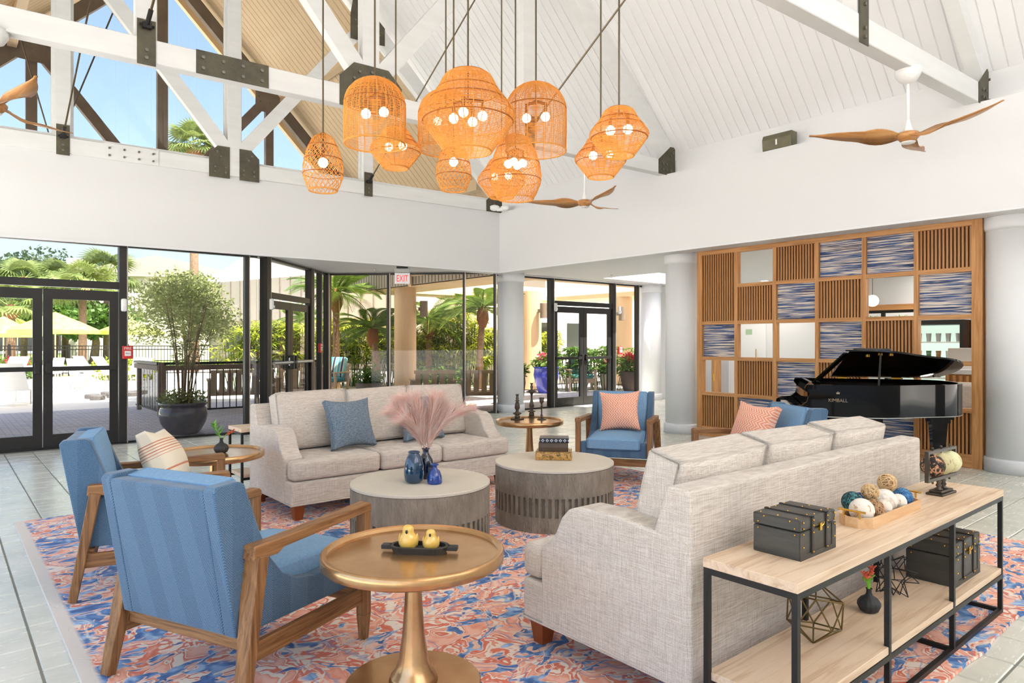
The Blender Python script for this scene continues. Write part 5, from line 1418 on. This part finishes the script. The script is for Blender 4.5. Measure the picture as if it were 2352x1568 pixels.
cb = thing('hall_cabinet', 'small oak cabinet standing in the hall seen through the lower left square', 'cabinet', (14.7, 9.75, 0)); MB().box(0,.3,-.045,.045,0,1.1).build('body', M['screenwood'], cb, bevel=.005, seg=1); MB().tube([(.0,-.02,.45),(.0,-.02,.62)], .012, 6).build('handle', M['gold'], cb)

for v in (4.95, 5.45):
    t = thing('succulent_plant', 'spiky green plant on the cafe sill, %s' % ('right one' if v < 5 else 'left one'), 'plant', (13.38, v, 1.7), 0, 'spiky sill plants')
    MB().lathe([(.05,0),(.07,.08),(0,.08)], 12).build('pot', M['stonepot'] if 'stonepot' in M else plain('sill_pot', srgb(150,140,130), .7), t)
    for k in range(9):
        a = k*2.4; d = Vector((math.cos(a)*.16, math.sin(a)*.16, .16)); s = Vector((-math.sin(a), math.cos(a), 0))*.012
        MB().add([(0,0,.07), d*.5+s+Vector((0,0,.1)), d+Vector((0,0,.06)), d*.5-s+Vector((0,0,.1))], [(0,1,2,3)]).build('leaf', M['green'], t)
# ================================================================== OUTSIDE
M['paver'] = None
def paver_mat():
    m, t, p, L = base('grey_brick_pavers'); b = N(t, 'ShaderNodeTexBrick'); L(coords(t, (1,1,1)), b.inputs[0])
    b.inputs['Color1'].default_value = srgb(206,200,200); b.inputs['Color2'].default_value = srgb(184,180,184); b.inputs['Mortar'].default_value = srgb(150,148,150); b.inputs['Scale'].default_value = 2.5; b.inputs['Mortar Size'].default_value = .02
    L(b.outputs[0], p.inputs['Base Color']); p.inputs['Roughness'].default_value = .85; return m
M['paver'] = paver_mat(); M['deck'] = plain('pool_deck_concrete', srgb(234,228,218), .9, var=srgb(226,219,208), vscale=.6)
M['lawn'] = plain('lawn', srgb(96,128,58), .95, var=srgb(126,150,76), vscale=2)
struct('ground', MB().add([(-90,-90,-.08),(120,-90,-.08),(120,140,-.08),(-90,140,-.08)], [(0,1,2,3)]), M['deck'])
struct('patio_paving', MB().add([(-6,10.96,-.03),(3.8,10.96,-.03),(6.0,13.22,-.03),(8.6,10.86,-.03),(22,10.86,-.03),(22,17.2,-.03),(-6,17.2,-.03)], [(0,1,2,3,4,5,6)]), M['paver'])
struct('lawn', MB().add([(-40,45,-.06),(60,45,-.06),(60,110,-.06),(-40,110,-.06)], [(0,1,2,3)]), M['lawn'])
rnd = random.Random(5)
def leafmat(n, a, b):
    m, t, p, L = base(n); L(ramp(t, noise(t, coords(t), 6, 3), [(.35, a), (.65, b)]), p.inputs['Base Color']); p.inputs['Roughness'].default_value = .55
    tr = N(t, 'ShaderNodeBsdfTranslucent'); tr.inputs[0].default_value = b; mx = N(t, 'ShaderNodeMixShader'); mx.inputs[0].default_value = .3
    L(p.outputs[0], mx.inputs[1]); L(tr.outputs[0], mx.inputs[2]); L(mx.outputs[0], t.nodes['Material Output'].inputs[0]); return m
M['lolive'] = leafmat('olive_leaf', srgb(112,124,66), srgb(170,178,116)); M['lpalm'] = leafmat('palm_leaf', srgb(58,92,30), srgb(118,144,58)); M['lfan'] = leafmat('fan_palm_leaf', srgb(74,94,42), srgb(140,154,84))
M['lyel'] = leafmat('areca_leaf', srgb(96,128,22), srgb(184,190,54)); M['ldark'] = leafmat('oak_leaf', srgb(38,56,28), srgb(72,94,50)); M['lgreen'] = leafmat('shrub_leaf', srgb(52,88,26), srgb(104,136,50))
M['trunk'] = plain('palm_bark', srgb(150,124,98), .9, var=srgb(112,88,66), vscale=12, bmp=(20,.6,.02)); M['boots'] = plain('palm_fibre', srgb(120,78,46), .95, bmp=(30,.8,.02))
def leaves(mb, c_, rad, n, L_, W_, dr=0, rr=rnd):
    for i in range(n):
        d = Vector((rr.gauss(0,1), rr.gauss(0,1), rr.gauss(0,1))); d.normalize(); q = rr.random()**.4
        p = Vector(c_) + Vector((d.x*rad[0], d.y*rad[1], d.z*rad[2]))*q
        a = Vector((rr.gauss(0,1), rr.gauss(0,1), rr.gauss(0,.7)-dr)).normalized(); s = a.orthogonal().normalized()
        s = (s*math.cos(i) + a.cross(s)*math.sin(i))*W_*.5; l = L_*rr.uniform(.6,1.3)
        mb.add([p, p+a*l*.5+s, p+a*l, p+a*l*.5-s], [(0,1,2,3)])
def tree(name, label, p, zc, rad, n, L_, W_, mat, group, clumps=9, trunk_r=.1, cat='tree'):
    t = thing(name, label, cat, (p[0],p[1],-.05), 0, group); m = MB()
    for k in range(clumps):
        d = Vector((rnd.gauss(0,1), rnd.gauss(0,1), rnd.gauss(0,.8))).normalized()*rnd.uniform(.25,.75)
        c_ = (d.x*rad[0], d.y*rad[1], zc + d.z*rad[2]); leaves(m, c_, (rad[0]*.48, rad[1]*.48, rad[2]*.42), n//clumps, L_, W_)
    tag(m.build('foliage', mat, t, fix=False), kind='stuff')
    MB().tube([(0,0,0),(.05*rad[0],0,zc*.5),(0,.04,zc)], [trunk_r,trunk_r*.8,trunk_r*.5], 8).build('trunk', M['trunk'], t, smooth=True)
    return t
FR = {}
def frond_mesh(kind, L_, mat):
    key = (kind, L_, mat.name)
    if key in FR: return FR[key]
    m = MB()
    if kind == 'feather':
        pts = [Vector((L_*f, 0, L_*(.38*f - .72*f*f))) for f in [i/10 for i in range(11)]]
        m.tube(pts, [.018*(1-.8*i/10)*L_ for i in range(11)], 4)
        for i in range(34):
            f = .12+.88*i/34; k = min(int(f*10), 9); p = pts[k].lerp(pts[k+1], f*10-k); ll = L_*.34*math.sin(PI*(f*.86+.1))
            for sg in (-1, 1):
                e = p + Vector((ll*.62, sg*ll*.8, -ll*.22)); m.add([p, p.lerp(e,.5)+Vector((.012*L_,0,.01)), e, p.lerp(e,.5)-Vector((.012*L_,0,0))], [(0,1,2,3)])
    else:
        m.tube([(0,0,0),(L_*.5,0,L_*.12)], .012*L_, 4); o = Vector((L_*.5,0,L_*.12))
        for i in range(22):
            a = -1.9+3.8*i/21; e = o + Vector((math.cos(a), math.sin(a), -.25-.25*abs(math.sin(a))))*L_*.52; md = o.lerp(e,.55)+Vector((0,0,.06*L_)); s = Vector((-math.sin(a), math.cos(a), 0))*.03*L_
            m.add([o, md+s, e, md-s], [(0,1,2,3)])
    me = m.mesh('frond', fix=False); me.materials.append(mat); FR[key] = me; return me
def palm(label, p, h, L_, n, kind, mat, group, tr=.13, lean=0):
    t = thing('palm_tree', label, 'palm tree', (p[0],p[1],-.05), rnd.uniform(0,6), group)
    MB().tube([(0,0,0),(lean*.3,0,h*.5),(lean,0,h)], [tr*1.25,tr,tr*.9], 10).build('trunk', M['trunk'], t, smooth=True)
    MB().lathe([(tr*.9,-.45),(tr*1.9,-.2),(tr*1.7,.05),(tr*.6,.25)], 12, (lean,0,h)).build('crown_shaft', M['boots'], t, smooth=True)
    me = frond_mesh(kind, L_, mat)
    for k in range(n):
        o = link('frond', me, None, t); o.location = (lean,0,h+.1)
        o.rotation_euler = (rnd.uniform(-.2,.2), rnd.uniform(-.85,.45), k*2.4+rnd.uniform(-.2,.2))
def areca(label, p, h, n, mat, group, spread=.7):
    t = thing('bamboo_palm', label, 'shrub', (p[0],p[1],-.05), 0, group); m = MB(); st = MB()
    for k in range(n):
        a = rnd.uniform(0,6.3); r = spread*rnd.random(); b = Vector((r*math.cos(a), r*math.sin(a), 0)); hh = h*rnd.uniform(.35,1); tp = b*1.5 + Vector((0,0,hh))
        if k % 3 == 0: st.tube([b, tp], .012, 4)
        for i in range(11):
            d = Vector((math.cos(i*2.4+k), math.sin(i*2.4+k), rnd.uniform(-.3,.7))).normalized(); l = h*.17*rnd.uniform(.7,1.3); s = d.cross(Vector((0,0,1))).normalized()*.03; e = tp+d*l-Vector((0,0,l*.25))
            m.add([tp, tp+d*l*.5+s, e, tp+d*l*.5-s], [(0,1,2,3)])
    tag(m.build('foliage', mat, t, fix=False), kind='stuff'); tag(st.build('canes', M['lgreen'], t, fix=False), kind='stuff')
# big glazed pot with shrub just outside the glass
pt = thing('garden_pot', 'large dark glazed round pot outside the left window', 'planter', (2.97, 11.62, -.03))
M['potglaze'] = plain('dark_blue_glaze', srgb(70,68,92), .25, var=srgb(132,126,124), vscale=1.6, coat=.4)
MB().lathe([(.21,0),(.26,.05),(.33,.18),(.355,.30),(.335,.40),(.315,.43),(.345,.455),(.355,.49),(.34,.50),(.30,.48),(.28,.42),(0,.42)], 40).build('pot', M['potglaze'], pt, smooth=True)
t = thing('potted_shrub', 'tall fine leaved shrub growing in the dark glazed pot', 'shrub', (2.97, 11.62, .38))
st = MB(); m = MB(); rs = random.Random(4)
for k in range(15):
    a = rs.uniform(0,6.3); hh = rs.uniform(.9,1.9); tp = Vector((math.cos(a)*rs.uniform(.1,.75), math.sin(a)*rs.uniform(.1,.6), hh)); q = [Vector((.1*math.cos(a),.1*math.sin(a),0)), tp*.55+Vector((0,0,.1)), tp]
    st.tube(q, [.012,.008,.004], 5)
    for i in range(60):
        f = .35+.65*rs.random(); p = q[1].lerp(q[2], (f-.35)/.65); d = Vector((rs.gauss(0,1), rs.gauss(0,1), rs.gauss(.1,.7))).normalized(); s = d.orthogonal().normalized()*.008; l = rs.uniform(.06,.14)
        m.add([p, p+d*l*.5+s, p+d*l, p+d*l*.5-s], [(0,1,2,3)])
leaves(m, (0,0,.12), (.36,.36,.17), 700, .09, .03, 0, rs)
tag(m.build('foliage', M['lolive'], t, fix=False), kind='stuff'); tag(st.build('branches', M['trunk'], t, fix=False), kind='stuff')
tree('ornamental_tree', 'rounded olive green tree behind the dark glazed pot', campt(420,850,17.5)[:2], 2.2, (1.6,1.6,1.25), 9000, .11, .05, M['lolive'], None, 12, .06)
# railing near the bench
def railing(label, a, b, h=1.05, group='dark patio railings'):
    a = Vector((*a,-.03)); b = Vector((*b,-.03)); L_ = (b-a).length; ang_ = math.atan2((b-a).y, (b-a).x)
    t = thing('railing', label, 'railing', a, ang_, group)
    MB().box(0,L_,-.05,.05,h-.16,h-.06).build('face_board', M['brown'], t); MB().box(0,L_,-.06,.06,h-.05,h).build('top_rail', M['black'], t); MB().box(0,L_,-.02,.02,.08,.11).build('bottom_rail', M['black'], t)
    n = int(L_/.13); me = MB().box(-.008,.008,-.008,.008,.1,h-.1).mesh('baluster'); me.materials.append(M['black'])
    for i in range(n): o = link('baluster', me, None, t); o.location = ((i+.5)*L_/n,0,0)
    for i in range(int(L_/1.8)+1): MB().box(i*1.8-.04,i*1.8+.04,-.04,.04,0,h).build('post', M['brown'], t)
railing('patio railing behind the glazed pot and sofa', (3.35,14.5), (6.5,14.5)); railing('short patio railing running away beside the glazed pot', (3.3,14.55), (3.3,16.6))
railing('patio railing beyond the far glass doors', (12.8,15.9), (18.5,15.9))
# slatted garden benches / striped chairs
M['teak'] = plain('weathered_teak', srgb(206,184,156), .8, var=srgb(182,160,130), vscale=5, stretch=(1,1,.2)); M['tealcush'] = plain('teal_outdoor_cushion', srgb(70,150,170), .9)
def stripecush():
    m, t, p, L = base('blue_stripe_canvas'); tc = N(t, 'ShaderNodeTexCoord'); sp = N(t, 'ShaderNodeSeparateXYZ'); L(tc.outputs['Object'], sp.inputs[0]); f = mth(t, 'FRACT', mth(t, 'MULTIPLY', mth(t, 'ADD', sp.outputs[1], 3), 1/.26))
    L(ramp(t, f, [(0, srgb(80,160,176)), (.3, srgb(232,226,210)), (.36, srgb(44,60,84)), (.6, srgb(232,226,210)), (.66, srgb(120,190,196)), (.9, srgb(232,226,210))], 'CONSTANT'), p.inputs['Base Color']); return m
M['stripec'] = stripecush()
def bench(label, p, rz, wd, cushion=False, cat='bench', group='slatted garden seats'):
    t = thing('garden_bench' if cat == 'bench' else 'garden_chair', label, cat, (p[0],p[1],-.03), rz, group)   # faces +x
    n = max(4, int(wd/.15)); me = MB(); me.beam((-.25,0,.36),(-.40,0,.80),.02,.115,(0,1,0)); q = me.mesh('back_slat'); q.materials.append(M['teak'])
    for i in range(n): o = link('back_slat', q, None, t); o.location = (0,-wd/2+(i+.5)*wd/n,0)
    m = MB(); m.beam((-.41,-wd/2,.82),(-.41,wd/2,.82),.05,.07); m.build('back_rail', M['teak'], t)
    s_ = MB().box(-.04,.04,-wd/2,wd/2,.36,.385).mesh('seat_slat'); s_.materials.append(M['teak'])
    for i in range(5): o = link('seat_slat', s_, None, t); o.location = (-.2+i*.12,0,0)
    for sy in (-1,1):
        y = sy*wd/2; m = MB(); m.box(.28,.35,y-.03,y+.03,0,.62); m.build('leg', M['teak'], t); m = MB(); m.beam((-.22,y,0),(-.3,y,.62),.06,.06,(0,1,0)); m.build('leg', M['teak'], t); MB().box(-.4,.4,y-.05,y+.05,.62,.65).build('arm', M['teak'], t)
    MB().box(.27,.30,-wd/2,wd/2,.26,.37).build('apron', M['teak'], t)
    if cushion:
        m = MB(); m.M = T(.05,0,.44); m.cushion(.55,wd-.1,.11,.03,.02,6); m.build('seat_cushion', M['tealcush'], t, smooth=True)
        m = MB(); m.M = T(-.26,0,.76) @ Matrix.Rotation(-.28,4,'Y'); m.cushion(.12,wd-.14,.56,.04,.02,6,0,0); m.build('back_cushion', M['stripec'], t, smooth=True)
bench('slatted bench with teal cushion seen from behind through the left window', (5.1,15.3), math.radians(75), 1.3)
bench('slatted bench seen from behind through the diagonal glass doors', (6.6,15.6), math.radians(70), 1.1)
bench('striped cushioned patio chair just right of the diagonal glass doors', (8.1,17.3), math.radians(-150), .8, True, 'chair', 'striped patio chairs')
bench('slatted bench facing away behind the middle of the sofa', (8.15,12.35), math.radians(62), .85)
bench('slatted bench facing away close to the white corner column', (9.05,11.75), math.radians(58), .85)
bench('striped cushioned patio chair behind the far glass doors', (14.6,14.2), math.radians(-125), .75, True, 'chair', 'striped patio chairs')
bench('striped cushioned patio chair partly hidden by the far column', (16.4,13.4), math.radians(-160), .75, True, 'chair', 'striped patio chairs')
# pots near the far doors
def pot(label, p, r, h, mat, plant, ph, group='patio pots', flower=None):
    t = thing('garden_pot', label, 'planter', (p[0],p[1],-.03), 0, group)
    MB().lathe([(r*.6,0),(r*.85,h*.3),(r,h*.7),(r*.94,h*.93),(r*1.04,h),(r*.9,h),(r*.85,h*.85),(0,h*.85)], 28).build('pot', mat, t, smooth=True)
    q = thing('pot_plant', plant, 'plant', (p[0],p[1],h*.82), 0, 'patio pot plants'); m = MB(); leaves(m, (0,0,ph*.4), (r*1.1,r*1.1,ph*.5), 420, .16, .06)
    tag(m.build('foliage', M['lgreen'], q, fix=False), kind='stuff')
    if flower:
        m = MB(); leaves(m, (0,0,ph*.8), (r*.8,r*.8,ph*.25), 160, .08, .07); tag(m.build('blossom', flower, q, fix=False), kind='stuff')
M['cobalt'] = plain('cobalt_glaze', srgb(60,74,190), .2, coat=.6); M['slatpot'] = plain('dark_slat_pot', srgb(70,60,56), .7); M['redfl'] = plain('red_petal', srgb(210,30,50), .6); M['pinkfl'] = plain('pink_petal', srgb(240,120,150), .6); M['stone'] = plain('grey_stone', srgb(120,114,108), .8)
pot('cobalt blue glazed pot beside the far glass doors', (13.2,14.2), .36, .75, M['cobalt'], 'leafy plant with pale blooms in the cobalt pot', .5, 'patio pots', M['pinkfl'])
pot('dark slatted planter to the right of the far glass doors', (15.35,12.95), .27, .6, M['slatpot'], 'red geranium in the dark slatted planter', .6, 'patio pots', M['redfl'])
pot('small pale pot with pink flowers behind the right door leaf', (15.5,14.0), .2, .5, M['cream'], 'pink flowering plant in the small pale pot', .5, 'patio pots', M['pinkfl'])
pot('tall grey planter hidden behind the corner column', (10.3,12.1), .22, .72, M['stone'], 'broad leaved plant in the tall grey planter', .5)
pot('low stone trough with moss plant behind the sofa', (8.7,16.2), .35, .38, M['stone'], 'mossy round plant in the low stone trough', .45)
# covered walkway
wk_ = thing('covered_walkway', 'tan columned walkway roof outside the bronze glass', 'walkway', (0,0,0))
MB().box(9.7,9.85,12.2,19.6,2.95,3.85).build('fascia', M['greysiding'], wk_)
fm = MB().box(-.012,.0,-.008,.008,2.96,3.85).mesh('siding_seam'); fm.materials.append(M['brown'])
for i in range(48): o = link('siding_seam', fm, None, wk_); o.location = (9.7, 12.3+i*.152, 0)
m = MB(); m.box(9.72,20,18.4,19.6,2.95,3.1); m.box(9.72,11.3,12.2,18.4,2.95,3.1); m.box(17.6,20,12.2,18.4,2.95,3.1); m.box(11.3,17.6,11.4,12.6,2.95,3.1); m.build('soffit', M['tan'], wk_)
for (u,v) in ((10.1,16.7),(13.75,15.45),(17.9,15.4)): MB().lathe([(.31,0),(.31,2.95)], 28, (u,v,0)).build('column', M['tanstucco'], wk_)
for (u,v,a) in ((10.42,16.4,0),(13.75,15.06,0),(17.2,15.0,0)):
    t = thing('wall_sconce', {10.42:'brown cylinder wall lamp on the tan walkway column',13.75:'brown cylinder wall lamp left of the far doors',17.2:'brown cylinder wall lamp right of the far doors'}[u], 'wall lamp', (u,v,2.35), 0, 'brown wall lamps')
    MB().lathe([(.11,-.22),(.11,.22)], 20, (0,-.16,0)).build('cylinder', M['brown'], t); MB().box(-.05,.05,-.1,.05,-.05,.05).build('bracket', M['brown'], t)
# white wall with french doors beyond the far doors
fw = thing('patio_wing', 'pale wing of the building with two dark windows beyond the far doors', 'building', (0,0,0))
MB().box(12.5,26,20.2,20.4,0,3.6).build('wall', M['cream'], fw)
for u in (18.5,20.3):
    MB().box(u-.75,u+.75,20.12,20.2,.2,2.45).build('window_frame', M['steelwhite'], fw); MB().box(u-.42,u+.42,20.08,20.13,.9,2.2).build('window_pane', plain('dark_pane', srgb(60,64,56), .1), fw)
# main tan roofed building
bd = thing('tan_roof_building', 'long building with seamed tan mansard and cream hipped roof', 'building', (0,0,0))
A = campt(470,786,44); B = campt(1230,786,30); A.z = B.z = 0; dv2 = (B-A).normalized(); nv2 = Vector((-dv2.y, dv2.x, 0)); Lb = (B-A).length
bd.location = A; bd.rotation_euler = (0,0,math.atan2(dv2.y, dv2.x))
MB().box(0,Lb,.3,12,0,2.9).build('wall', plain('grey_tan_wall', srgb(150,140,126), .85), bd)  # one even grey-tan colour below the mansard
MB().box(-.5,Lb+.5,0,12,2.75,5.2).build('mansard', M['greysiding'], bd)
sm_ = MB().box(-.03,.03,-.05,0,2.75,5.2).mesh('standing_seam'); sm_.materials.append(M['brown'])
for i in range(int(Lb/.95)): o = link('standing_seam', sm_, None, bd); o.location = (i*.95,0,0)
m = MB(); m.add([(-.5,0,5.2),(Lb+.5,0,5.2),(Lb+.5,12,5.2),(-.5,12,5.2),(6,6,11.2),(Lb-6,6,11.2)], [(0,1,5,4),(1,2,5),(2,3,4,5),(3,0,4)]); m.build('roof', M['cream'], bd)
for (x0,x1) in ((2,4),(7,9),(12,14),(17,19)): 
    wo_ = MB().box(x0,x1,.22,.32,.9,2.3).build('window', M['bronze'], bd); MB().box(x0+.1,x1-.1,.19,.225,1.0,2.2).build('pane', plain('window_dark', srgb(70,74,70), .1), wo_)
cbd = thing('chimney_house', 'distant cream house with a tall chimney stack at left', 'building', tuple(campt(300,786,54)[:2])+(0,), math.radians(-30))
MB().box(-5,9,0,9,0,6.6).build('wall', M['cream'], cbd); MB().prism([(-5.5,6.6),(9.5,6.6),(2,8.3)], -.4, 9.4, 'y').build('roof', M['greysiding'], cbd)
m = MB(); m.box(-4.6,-3.8,-.1,.9,0,8.0); m.prism([(-3.8,6.4),(-3.8,7.6),(-3.0,6.4)], -.05, .85, 'y'); m.build('chimney', M['cream'], cbd)
# trees
for i,(px,Y,h,r,l) in enumerate(((-70,72,9.0,6,'dark oak tree at the far left edge beyond the pool'),(85,84,10.2,6.4,'broad oak tree behind the large lime umbrella'),(175,104,13.6,7.6,'tall oak tree left of the chimney house'),(255,88,10.6,6,'oak tree right behind the chimney'),(345,108,13.2,7.4,'clipped tree top above the distant roof'),(20,46,4.4,3.6,'low dark bushy tree along the pool fence at left'),(120,48,4.4,3.6,'low dark bushy tree behind the umbrella pole'),(215,47,3.6,3.0,'low bushy tree beside the chimney house'))):
    p = campt(px,786,Y); tree('oak_tree', l, (p.x,p.y), h*.8, (r,r,h*.42), 5200, .62 if i < 5 else .45, .36 if i < 5 else .28, M['ldark'] if i < 5 else M['lgreen'], 'background oaks', 14, .3)
for (px,Y,h,L_,l) in ((25,34,3.1,2.0,'fan palm at the far left beyond the small umbrellas'),(55,52,6.2,2.4,'tall fan palm seen in the left transom'),(150,50,5.8,2.4,'fan palm seen in the middle of the transom'),(190,38,4.3,2.2,'fan palm with bare trunk right of the large umbrella'),(245,48,6.0,2.6,'fan palm in front of the chimney house')):
    p = campt(px,786,Y); palm(l, (p.x,p.y), h, L_, 22, 'fan', M['lfan'], 'fan palms', .2)
p = campt(446,786,34); palm('fan palm showing high up in the gable glass', (p.x,p.y), 11.0, 1.7, 30, 'fan', M['lfan'], 'fan palms', .2)
for (px,Y,h,L_,l,ln) in ((772,19.5,2.75,1.35,'slim date palm beside the diagonal doors',0),(868,21,1.75,1.2,'leaning date palm left of the tan column',.25),(985,22,2.0,1.5,'date palm behind the middle bench',0),(1100,21,2.35,1.4,'curved date palm near the corner column',.2),(700,24,2.2,1.2,'date palm seen through the diagonal doors',0),(1040,25,2.4,1.3,'date palm standing furthest back by the walkway',0)):
    p = campt(px,786,Y); palm(l, (p.x,p.y), h, L_, 24, 'feather', M['lpalm'], 'date palms', .1, ln)
for (px,Y,h,l) in ((560,21,1.9,'yellow green bamboo palm behind the railing at left'),(620,21.5,2.1,'yellow green bamboo palm behind the second post'),(675,22,2.0,'yellow green bamboo palm behind the diagonal doors'),(755,23,2.1,'yellow green bamboo palm right of the diagonal doors'),(815,23,2.2,'tall yellow green bamboo palm near the walkway'),(870,24,1.9,'yellow green bamboo palm behind the white table'),(950,23,1.7,'low bamboo palm right of the tan column'),(1000,22.5,2.2,'tall bamboo palm behind the left slatted bench'),(1058,23,2.4,'tall bamboo palm between the two slatted benches'),(905,24,2.3,'tall bamboo palm behind the tan column'),(1120,24,1.9,'bamboo palm next to the corner column'),(1240,24,1.8,'bamboo palm behind the cobalt pot')):
    p = campt(px,786,Y); areca(l, (p.x,p.y), h, 130, M['lyel'], 'bamboo palms', .62)
for (px,Y,h,l) in ((1010,20.5,.75,'low green hedge clump behind the middle bench'),(1320,20.5,1.3,'flowering hedge behind the far doors, left leaf'),(1395,21,1.3,'flowering hedge behind the far doors, right leaf')):
    p = campt(px,786,Y); areca(l, (p.x,p.y), h, 90, M['lgreen'], 'low hedges', .6)
# pool side: umbrellas, loungers, tables, fence, game pieces
M['lime'] = leafmat('lime_canvas', srgb(226,232,90), srgb(240,244,130)); M['sling'] = plain('white_sling', srgb(236,236,232), .7); M['alu'] = plain('pale_aluminium', srgb(206,200,190), .4, .4)
def umbrella(label, px, Y, r, z=2.0):
    p = campt(px,786,Y); t = thing('patio_umbrella', label, 'umbrella', (p.x,p.y,-.05), rnd.uniform(0,1), 'lime patio umbrellas')
    MB().tube([(0,0,0),(0,0,z+.75)], .03, 8).build('pole', M['alu'], t); MB().lathe([(.3,0),(.3,.08),(.05,.12)], 16).build('base', M['stone'], t)
    m = MB(); m.lathe([(r,z),(r*.55,z+.38),(.05,z+.78)], 8, cap=False); m.lathe([(r,z-.16),(r,z)], 8, cap=False); m.build('canopy', M['lime'], t)
    for k in range(8): a = k*PI/4; MB().tube([(0,0,z+.6),(r*.97*math.cos(a),r*.97*math.sin(a),z-.01)], .012, 5).build('rib', M['alu'], t)
umbrella('largest lime umbrella seen through the left glass doors', 127, 30, 1.75); umbrella('smaller lime umbrella at the left edge, front one', 8, 31, 1.3, 1.85); umbrella('smaller lime umbrella at the left edge, behind', 40, 36, 1.5, 1.95); umbrella('distant lime umbrella half hidden by the window post', 300, 42, 1.9, 2.1)
def lounger(label, px, py, rz):
    p = at(px,py); t = thing('sun_lounger', label, 'sun lounger', (p.x,p.y,-.05), rz, 'white pool loungers')
    MB().box(0,1.3,-.32,.32,.33,.36).build('seat_sling', M['sling'], t); m = MB(); m.beam((0,0,.35),(-.45,0,.95),.62,.03,(0,1,0)); m = MB(); m.add([(0,-.32,.35),(0,.32,.35),(-.42,.32,.98),(-.42,-.32,.98),(.03,-.32,.33),(.03,.32,.33),(-.39,.32,.96),(-.39,-.32,.96)], [(0,1,2,3),(7,6,5,4),(0,3,7,4),(1,5,6,2),(3,2,6,7),(0,4,5,1)]); m.build('back_sling', M['sling'], t)
    for x in (.1,1.2):
        for y in (-.32,.32): MB().tube([(x,y,.35),(x,y,0)], .018, 6).build('leg', M['alu'], t)
for k,(px,py,rz,l) in enumerate(((30,925,1.2,'white sling lounger nearest the left doors'),(205,876,.4,'white sling lounger beyond the right door leaf'),(250,880,.4,'white sling lounger next to the window post'),(30,880,2.0,'white sling lounger far left by the flowers'))): lounger(l, px, py, rz)
def ptable(label, px, py):
    p = at(px,py); t = thing('patio_table', label, 'table', (p.x,p.y,-.05), .5, 'white patio tables')
    MB().box(-.6,.6,-.4,.4,.70,.73).build('tabletop', M['sling'], t)
    for x in (-.55,.55):
        for y in (-.35,.35): MB().tube([(x,y,.7),(x,y,0)], .02, 6).build('leg', M['alu'], t)
def pchair(label, px, py, rz):
    p = at(px,py); t = thing('patio_chair', label, 'chair', (p.x,p.y,-.05), rz, 'pale patio chairs')
    MB().box(-.25,.25,-.25,.25,.42,.45).build('seat', M['sling'], t); m = MB(); m.beam((-.25,0,.44),(-.36,0,.95),.03,.5,(0,1,0)); m.build('backrest', M['sling'], t)
    for x in (-.24,.24):
        for y in (-.25,.25): MB().tube([(x,y,.62 if x > 0 else .44),(x,y,0)], .016, 6).build('leg', M['alu'], t)
    for y in (-.25,.25): MB().tube([(-.3,y,.66),(.25,y,.62)], .016, 6).build('arm', M['alu'], t)
ptable('white pool table at the left between the loungers', 75, 890); ptable('white pool table right of the door leaf', 150, 893); ptable('white patio table left of the tan column', 845, 876)
for px,py,rz,l in ((190,888,.4,'pale patio chair seen under the right push bar'),(112,884,2.4,'pale patio chair facing the white table'),(340,884,1.,'pale patio chair beyond the window post'),(300,880,2.2,'pale patio chair beside the railing end'),(855,880,2.8,'pale patio chair by the white table near the walkway')): pchair(l, px, py, rz)
M['gp'] = plain('dark_game_piece', srgb(96,92,90), .7)
for gi,(px,py) in enumerate(((212,908),(224,911),(248,902),(262,906),(290,900),(303,903),(322,899))):
    p = at(px,py); t = thing('game_piece', 'dark oversized board game piece on the pool deck, %s from the left' % ('first','second','third','fourth','fifth','sixth','seventh')[gi], 'game piece', (p.x,p.y,-.08), 0, 'oversized game pieces'); MB().lathe([(.17,0),(.18,.02),(.18,.10),(.16,.12),(0,.12)], 14).build('disc', M['gp'], t)
fa = at(-120,862); fb = at(560,858); dfe = Vector((fb.x-fa.x, fb.y-fa.y)); Lf = dfe.length
ft = thing('pool_fence', 'black metal picket fence around the pool', 'fence', (fa.x,fa.y,-.05), math.atan2(dfe.y,dfe.x))
m = MB()
for i in range(int(Lf/.13)): m.box(i*.13-.009,i*.13+.009,-.009,.009,.08,1.3)
tag(m.build('pickets', M['black'], ft, fix=False), kind='stuff')
for z in (.12,1.15,1.3): MB().box(0,Lf,-.02,.02,z-.02,z+.02).build('rail', M['black'], ft)
for i in range(int(Lf/2.4)+1): MB().box(i*2.4-.035,i*2.4+.035,-.035,.035,0,1.38).build('post', M['black'], ft)
for px,Y,l,c_ in ((20,27,'red flowering bush at the left by the pool fence','redfl'),(65,28,'orange flowering bush by the pool fence','redfl'),(262,27,'yellow croton bush beside the window post','lyel'),(320,27,'yellow croton bush beyond the window post','lyel')):
    p = campt(px,786,Y); t = thing('flower_bush', l, 'shrub', (p.x,p.y,-.05), 0, 'pool side bushes'); m = MB(); leaves(m, (0,0,.4), (.9,.6,.45), 600, .18, .1); tag(m.build('foliage', M['lgreen'] if c_ == 'redfl' else M['lyel'], t, fix=False), kind='stuff')
    if c_ == 'redfl': m = MB(); leaves(m, (0,0,.6), (.8,.6,.35), 160, .1, .1); tag(m.build('blossom', M[c_], t, fix=False), kind='stuff')
